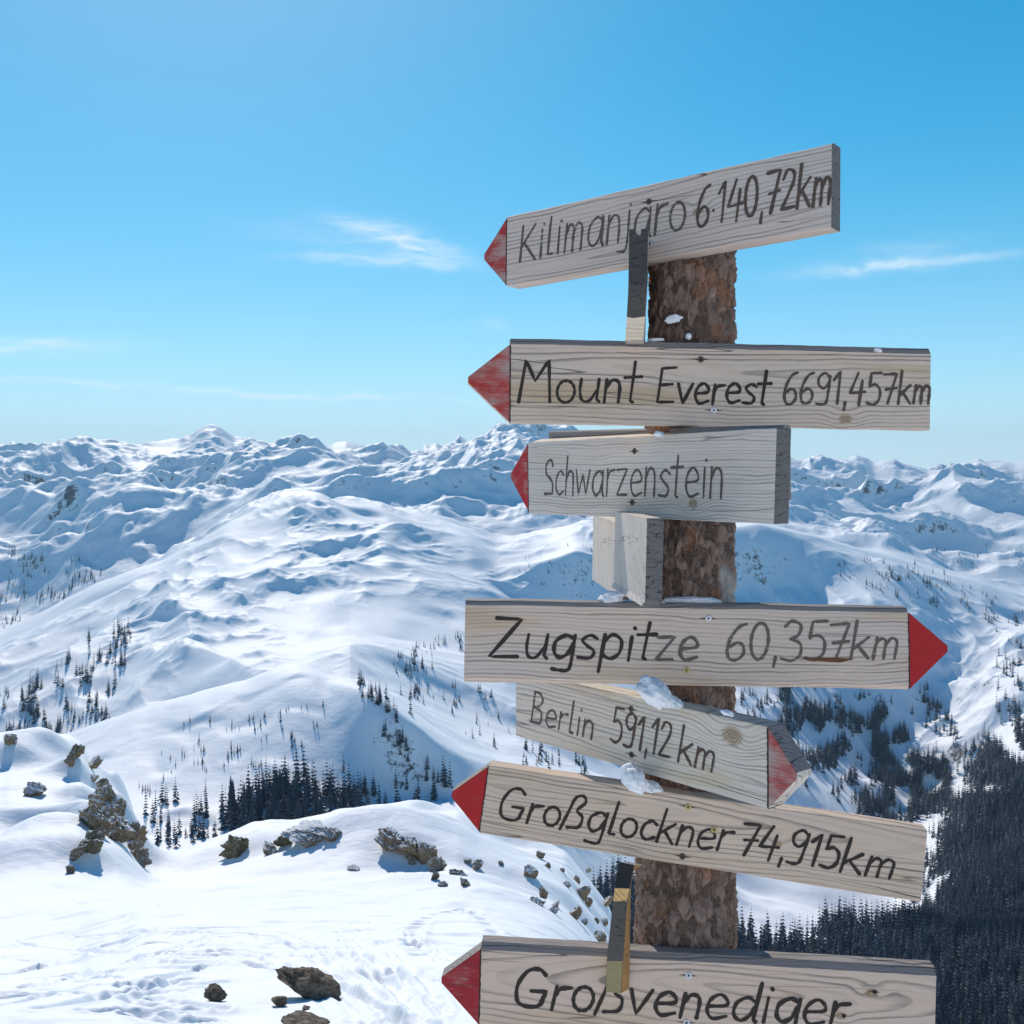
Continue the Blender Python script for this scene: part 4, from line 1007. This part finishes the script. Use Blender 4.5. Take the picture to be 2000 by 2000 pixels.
rock("pebble sized stone under the large boulder", 597, 1968, 17, 8, 24, 8, M_ROCK, 1, 3, 1, .2, 3)
rock("flat tan slab at the picture's lower edge below the large boulder", 612, 1999, 130, 18, 25, 4, M_ROCK, 1, 3, .9, .3, 5, rough=.2)
# outcrops of the left mound
gl = "rocks of the outcrop on the left snow mound"
for i, (x, y, w, h, a, lab) in enumerate([
    (20, 1440, 26, 16, -20, "dark rock on the crest of the mound near the left picture edge"),
    (150, 1462, 24, 26, 30, "upper rock at the right shoulder of the left mound"),
    (140, 1482, 20, 18, 10, "dark rock just below the shoulder of the left mound"),
    (180, 1490, 18, 26, 50, "rock on the steep right flank below the mound's shoulder"),
    (184, 1518, 22, 12, 10, "narrow ledge of rock half way down the mound's right flank"),
    (198, 1532, 28, 22, 20, "blocky rock above the big outcrop on the mound's right flank"),
    (74, 1538, 38, 24, -30, "isolated rock in the shaded hollow of the left mound"),
    (196, 1562, 52, 30, -28, "flat topped uppermost slab of the big brown outcrop"),
    (188, 1596, 50, 40, -10, "large left block of the big brown outcrop"),
    (232, 1580, 40, 30, 25, "snow capped right block of the big brown outcrop"),
    (228, 1618, 52, 34, 30, "middle block of the big brown outcrop under the snow cap"),
    (262, 1628, 40, 34, 30, "dark right hand block of the big brown outcrop"),
    (258, 1655, 26, 26, 70, "lower neck of rock under the big brown outcrop"),
    (272, 1672, 34, 34, 60, "lowest right rock of the outcrop, beside the gap to the valley"),
    (172, 1648, 60, 26, -38, "mossy slanting slab low on the mound, left of the lowest snow drift"),
    (150, 1664, 44, 12, -40, "thin shard of rock below the mossy slab"),
    (136, 1694, 12, 16, -30, "small dark stone at the foot of the mossy slab"),
    (226, 1634, 14, 12, 0, "small dark stone on the snow shelf below the outcrop")]):
    rock(lab, x, y, w * 1.35, h * 1.4, 100 + i, a, M_ROCKS if i != 14 else M_ROCKL, 2, 4, .9, .35, 5, 9, gl, .34)
# outcrops along the crest in front
gc = "rocks breaking through the snow of the near crest"
for i, (x, y, w, h, a, lab) in enumerate([
    (462, 1652, 60, 34, -46, "mossy green slab slanting up at the left of the near crest"),
    (530, 1660, 44, 14, 38, "dark rock strip right of the mossy green slab"),
    (556, 1638, 36, 24, -38, "mossy left foot of the arched rock band"),
    (600, 1622, 92, 20, 4, "long arched rock band roofed with snow on the near crest"),
    (650, 1628, 40, 14, 20, "right tail of the arched rock band"),
    (606, 1640, 40, 14, -8, "dark rock under the snow roof of the arched band"),
    (765, 1640, 58, 26, 22, "upper end of the dark diagonal rock rib"),
    (800, 1655, 56, 30, 30, "middle of the dark diagonal rock rib"),
    (830, 1668, 46, 28, 38, "lower part of the dark diagonal rock rib"),
    (850, 1690, 32, 26, 45, "lowest block of the dark diagonal rock rib"),
    (805, 1678, 16, 13, 30, "lone dark stone under the diagonal rock rib"),
    (893, 1702, 16, 26, -70, "upright stone right of the diagonal rib's foot"),
    (930, 1687, 28, 14, -28, "tilted stone above the snow hollow right of the rib"),
    (913, 1680, 16, 6, 15, "thin stone beside the tilted stone"),
    (850, 1710, 14, 12, 20, "small reddish stone below the rib's lowest block"),
    (864, 1725, 20, 8, 0, "flat dark stone on the snow edge below the rib"),
    (908, 1722, 30, 14, 30, "dark broken stone on the snow edge right of the flat one"),
    (922, 1750, 30, 9, 15, "low dark stone alone on the smooth snow shoulder"),
    (692, 1695, 26, 5, 8, "sliver of rock flush with the snow in the middle of the crest"),
    (833, 1826, 7, 4, 10, "tiny dark stone near the footprints"),
    (978, 1684, 12, 7, 20, "small stone high on the snow near the Großglockner board")]):
    rock(lab, x, y, w * 1.2, h * 1.25, 150 + i, a, M_ROCKL if i in (0, 2) else M_ROCKS, 2, 4, .9, .4, 5, 9, gc, .34)
# the broken cliff falling away behind the boards
cl = random.Random(9)
spots = [(1038, 1702, 30, 24), (1055, 1668, 16, 16), (1070, 1690, 12, 10), (1040, 1765, 30, 34), (1060, 1742, 18, 20), (1048, 1795, 18, 22), (1075, 1780, 16, 34), (1062, 1812, 24, 18), (1107, 1728, 14, 10), (1135, 1742, 22, 28), (1148, 1760, 16, 14),
         (1122, 1780, 20, 26), (1140, 1800, 12, 14), (1105, 1822, 22, 22), (1092, 1838, 14, 14), (1172, 1832, 26, 22), (1185, 1760, 12, 22), (1165, 1798, 10, 8), (1180, 1800, 14, 12), (1125, 1718, 16, 10), (1085, 1765, 12, 18), (1098, 1700, 10, 8), (1150, 1700, 10, 8)]
for i, (x, y, w, h) in enumerate(spots):
    rock("dark rock jutting from the steep snowy drop left of the end on board", x, y, w * 1.25, h * 1.15, 200 + i, cl.uniform(20, 70), M_ROCKS, 2, 4, .8, .4, 4, 9, "rocks on the steep drop behind the boards", .2)

# ------------------------------------------------------------------ conifers
def conifer_mat():
    m, t, p = new_mat("conifer_needles")
    geo = t.node('ShaderNodeNewGeometry'); nz = t.sep(geo.outputs['Normal'])[2]
    oi = t.node('ShaderNodeObjectInfo').outputs['Random']
    n = t.noise(geo.outputs['Position'], 0.6, 3)
    c = t.mix(n, (0.032, 0.048, 0.066), (0.074, 0.098, 0.120))
    t.put(p.inputs['Base Color'], c); t.put(p.inputs['Roughness'], 0.7); t.put(p.inputs['Specular IOR Level'], 0.2)
    return m
M_CON = conifer_mat(); M_TRUNK = plain_mat("conifer_trunk", (0.07, 0.05, 0.04), .9)
def crown_arrays(seed, tiers, per, rel_r=.15, droop=.25, leaf=2, base=.06):
    """branch sprays as small leaf-sized triangles; unit height"""
    g = np.random.default_rng(seed); V = []; Fc = []
    for i in range(tiers):
        f = i / tiers; z = base + (1 - base) * f ** .95
        rad = rel_r * (1 - f) ** .8 * g.uniform(.75, 1.2) + .008
        for k in range(per):
            if g.random() < .1: continue
            a = 2 * np.pi * (k + g.uniform(-.4, .4)) / per + i * 1.3
            rl = rad * g.uniform(.6, 1.25); dz = -droop * rl * g.uniform(.5, 1.5)
            c, s = np.cos(a), np.sin(a); w = rl * g.uniform(.30, .5); up = rl * .35
            b = len(V)
            V += [(0, 0, z + up), (c * rl, s * rl, z + dz), (c * rl * .6 - s * w, s * rl * .6 + c * w, z + dz * .8 - .01), (c * rl * .6 + s * w, s * rl * .6 - c * w, z + dz * .8 - .01)]
            Fc += [(b, b + 2, b + 1), (b, b + 1, b + 3)]
            if leaf > 1:
                V += [(c * rl * .3, s * rl * .3, z + dz * .3 - .03), (c * rl * .9, s * rl * .9, z + dz - .02)]
                Fc += [(b, b + 4, b + 5)]
    b = len(V); V += [(0.008, 0, .95), (-.006, .006, .95), (-.004, -.006, .95), (0, 0, 1.03)]; Fc += [(b, b + 1, b + 3), (b + 1, b + 2, b + 3), (b + 2, b, b + 3)]
    return np.array(V, float), np.array(Fc, int)
def hull_arrays(seed, tiers=6, per=6, rel_r=.15):
    return crown_arrays(seed, tiers, per, rel_r, .3, 1, .04)
CROWN = [np_mesh("crown", *crown_arrays(60 + i, 28, 11, .095 + .018 * i), M_CON, smooth=False) for i in range(4)]
FARV = [hull_arrays(80 + i, 9, 6, .13 + .015 * i) for i in range(4)]
bm = bmesh.new(); bmesh.ops.create_cone(bm, segments=8, radius1=.014, radius2=.004, depth=.9, cap_ends=True)
for v in bm.verts: v.co.z += .42
TRUNK = bm_mesh("trunk", bm, M_TRUNK)

TREES = []      # (px, py, position, height, group)
trr = random.Random(17)
def inpoly(x, y, P):
    c = False; j = len(P) - 1
    for i in range(len(P)):
        if (P[i][1] > y) != (P[j][1] > y) and x < (P[j][0] - P[i][0]) * (y - P[i][1]) / (P[j][1] - P[i][1]) + P[i][0]: c = not c
        j = i
    return c
def grove(P, n, hgt, k0, k1, grp, clus=0.0, cs=25, seed=0, ed=6):
    xs = [p[0] for p in P]; ys = [p[1] for p in P]; made = tries = 0
    while made < n and tries < n * 40:
        tries += 1
        x, y = trr.uniform(min(xs), max(xs)), trr.uniform(min(ys), max(ys))
        if not inpoly(x + trr.gauss(0, ed), y + trr.gauss(0, ed * .7), P): continue
        if clus and float(perlin(np.array([x / cs]), np.array([y / cs]), seed)[0]) < clus * trr.uniform(.2, 1) - .15: continue
        q = hit(x, y, k0, k1); h_ = hgt * (trr.uniform(.72, 1.22) if trr.random() < .75 else trr.uniform(.35, .75))
        TREES.append((x, y, q, h_, grp)); made += 1
G = {
 'stand': "spruces of the dense dark stand below the snow dome",
 'rim': "trees along the shaded bowl's upper rim",
 'bowl': "spruces at the bottom of the shaded bowl",
 'gully': "spruces in the blue shaded gully beside the rocky outcrop",
 'left': "trees scattered down the long left hillside",
 'valley': "small trees in the far left valley",
 'dome': "tiny scattered trees on the open snow dome",
 'spur': "lone spruces on the bright slope left of the lower boards",
 'ridge': "trees along the crest left of the Zugspitze board",
 'band': "spruces of the slanting forest bands right of the boards",
 'wood': "spruces of the dark forest filling the valley at lower right",
 'high': "dark specks of trees on the high right hand ridges",
}
grove([(425, 1600), (445, 1560), (500, 1530), (580, 1520), (655, 1550), (700, 1575), (720, 1600), (640, 1640), (470, 1650), (430, 1640)], 210, 27, 5, 7, 'stand', .0)
grove([(690, 1325), (730, 1345), (775, 1375), (800, 1400), (812, 1425), (780, 1420), (745, 1385), (690, 1350)], 34, 14, 6, 9, 'rim', .3)
grove([(780, 1335), (830, 1350), (820, 1400), (790, 1380)], 14, 14, 7, 10, 'rim', .2)
grove([(670, 1500), (720, 1540), (800, 1545), (880, 1510), (900, 1570), (820, 1595), (690, 1600), (660, 1560)], 46, 22, 5, 8, 'bowl', .2)
grove([(720, 1390), (780, 1440), (850, 1520), (830, 1530), (760, 1450)], 14, 13, 5, 8, 'bowl', .1)
grove([(268, 1610), (290, 1570), (340, 1545), (400, 1555), (430, 1600), (430, 1660), (360, 1680), (290, 1650)], 44, 18, 5, 7, 'gully', .2)
grove([(0, 1350), (60, 1340), (150, 1270), (225, 1212), (262, 1225), (250, 1330), (200, 1380), (130, 1440), (0, 1450)], 150, 24, 8, 11, 'left', .5, 40, 3)
grove([(0, 1440), (130, 1435), (240, 1395), (230, 1385), (100, 1420), (0, 1420)], 50, 16, 8, 9, 'left', .0)
grove([(0, 1060), (120, 1080), (200, 1120), (120, 1180), (0, 1230)], 150, 22, 11, 13, 'valley', .4, 30, 5)
grove([(340, 1420), (520, 1400), (640, 1360), (640, 1480), (560, 1500), (440, 1500), (340, 1520), (280, 1560), (270, 1520)], 80, 7, 6, 8, 'dome', .4, 40, 6)
grove([(820, 1330), (905, 1340), (1000, 1350), (1000, 1480), (930, 1460), (850, 1400)], 26, 15, 7, 10, 'spur', .2)
grove([(1010, 1455), (1150, 1490), (1200, 1530), (1000, 1500)], 30, 18, 6, 9, 'spur', .1)
grove([(760, 1300), (800, 1268), (860, 1245), (905, 1238), (905, 1270), (850, 1290), (800, 1330)], 60, 16, 8, 11, 'ridge', .3)
grove([(1010, 1100), (1060, 1075), (1123, 1055), (1175, 1070), (1175, 1120), (1040, 1150)], 40, 10, 10, 12, 'ridge', .3)
grove([(1490, 1340), (1570, 1330), (1640, 1410), (1700, 1480), (1770, 1560), (1795, 1630), (1740, 1640), (1640, 1540), (1550, 1440)], 900, 24, 7, 10, 'band', .4, 45, 7, 16)
grove([(1640, 1360), (1720, 1385), (1820, 1480), (1872, 1535), (1850, 1590), (1790, 1600), (1700, 1500)], 750, 24, 8, 10, 'band', .35, 40, 8, 16)
grove([(1770, 1330), (1800, 1330), (1860, 1410), (1870, 1460), (1830, 1440)], 60, 22, 8, 10, 'band', .2)
grove([(1436, 1345), (1500, 1350), (1560, 1440), (1600, 1560), (1540, 1520), (1450, 1400)], 90, 20, 7, 10, 'band', .4, 30, 9)
grove([(1100, 1790), (1150, 1740), (1215, 1700), (1260, 1720), (1260, 1880), (1180, 1880)], 160, 24, 5, 7, 'wood', .1)
grove([(1215, 1850), (1300, 1815), (1360, 1800), (1450, 1815), (1450, 2100), (1240, 2100)], 1000, 26, 5, 7, 'wood', 0, 25, 0, 22)
grove([(1436, 1830), (1500, 1835), (1590, 1850), (1603, 1822), (1620, 1803), (1720, 1812), (1800, 1842), (1950, 1850), (2090, 1800), (2090, 2110), (1436, 2110)], 3400, 26, 5, 7, 'wood')
grove([(1850, 1600), (1880, 1535), (1945, 1448), (2080, 1370), (2080, 2010), (1850, 2000), (1740, 1850), (1790, 1820), (1835, 1700)], 6500, 25, 6, 10, 'wood', .08, 60, 11, 22)
grove([(1720, 1815), (1800, 1790), (1850, 1742), (1930, 1715), (2090, 1680), (2090, 1850), (1950, 1880), (1800, 1870)], 1300, 25, 5, 8, 'wood', 0, 25, 0, 8)
grove([(1850, 1590), (1900, 1560), (2090, 1540), (2090, 1760), (1900, 1760), (1840, 1690)], 1500, 25, 5, 10, 'wood', 0, 25, 0, 10)
grove([(1940, 1260), (2080, 1180), (2080, 1380), (1950, 1430)], 110, 22, 8, 11, 'band', .4, 25, 12)
grove([(1620, 1110), (1700, 1090), (1830, 1120), (2000, 1190), (2000, 1240), (1850, 1190), (1700, 1160)], 150, 16, 9, 12, 'high', .5, 30, 13)
grove([(1750, 1040), (2000, 1000), (2000, 1120), (1830, 1090)], 130, 16, 11, 13, 'high', .6, 25, 14)
TREES.sort(key=lambda q: -q[3] / q[2].y)
# what the frame and the boards hide is not counted among the individuals
def seen(x, y, h): return -5 < x < 2005 and y - h < 2000 and not (1240 < x < 1436 and y > 1500) and not (905 < x < 1780 and 1180 < y - h * .5 < 1340)
LBL = {
 'stand': "dark spruce in the dense stand under the open snow dome", 'rim': "dark tree on the upper rim of the blue shaded bowl", 'bowl': "spruce at the foot of the blue shaded bowl, left of the Großglockner tip",
 'gully': "spruce in the shaded gully between rocky outcrop and dense stand", 'left': "dark tree casting a long shadow on the far left hillside", 'valley': "small tree on the pale far left valley side",
 'dome': "tiny lone tree on the open snow dome", 'spur': "lone spruce on the bright slope left of the Berlin board", 'ridge': "dark tree on the snow crest left of the Zugspitze tail end",
 'band': "spruce in a slanting forest band across the right hand slope", 'wood': "dark spruce in the forest at the lower right below the boards", 'high': "speck of a tree on the high right ridge"}
ind, rest = [], []
for q in TREES:
    (ind if len(ind) < 290 and seen(q[0], q[1], q[3] * F / q[2].y) else rest).append(q)
for i, (x, y, q, h_, g) in enumerate(ind):
    px_h = h_ * F / q.y; rz = trr.uniform(0, 6.28); me = CROWN[i % 4]; wd = trr.uniform(.85, 1.15)
    if px_h > 60:
        o = link("spruce_tree", None); o.location = q - Vector((0, 0, .3)); o.rotation_euler = (0, 0, rz); o.scale = (h_ * wd, h_ * wd, h_)
        link("crown", me, o); link("trunk", TRUNK, o)
    else:
        o = link("spruce_tree", me); o.location = q - Vector((0, 0, .3)); o.rotation_euler = (0, 0, rz); o.scale = (h_ * wd, h_ * wd, h_)
    tag(o, LBL[g], "tree", G[g])
VV, FF = [], []; nv = 0
for x, y, q, h_, g in rest:
    v, f = FARV[trr.randrange(4)]; a = trr.uniform(0, 6.28); c, s = math.cos(a), math.sin(a)
    w = np.stack([(v[:, 0] * c - v[:, 1] * s) * h_ + q.x, (v[:, 0] * s + v[:, 1] * c) * h_ + q.y, v[:, 2] * h_ + q.z - .3], -1)
    VV.append(w); FF.append(f + nv); nv += len(v)
tag(link("conifer_forest", np_mesh("conifer_forest", np.vstack(VV), np.vstack(FF), M_CON, smooth=False)), "dark conifer forest covering the right hand slopes and the valley", None, None, 'stuff')
print("trees", len(ind), len(rest))
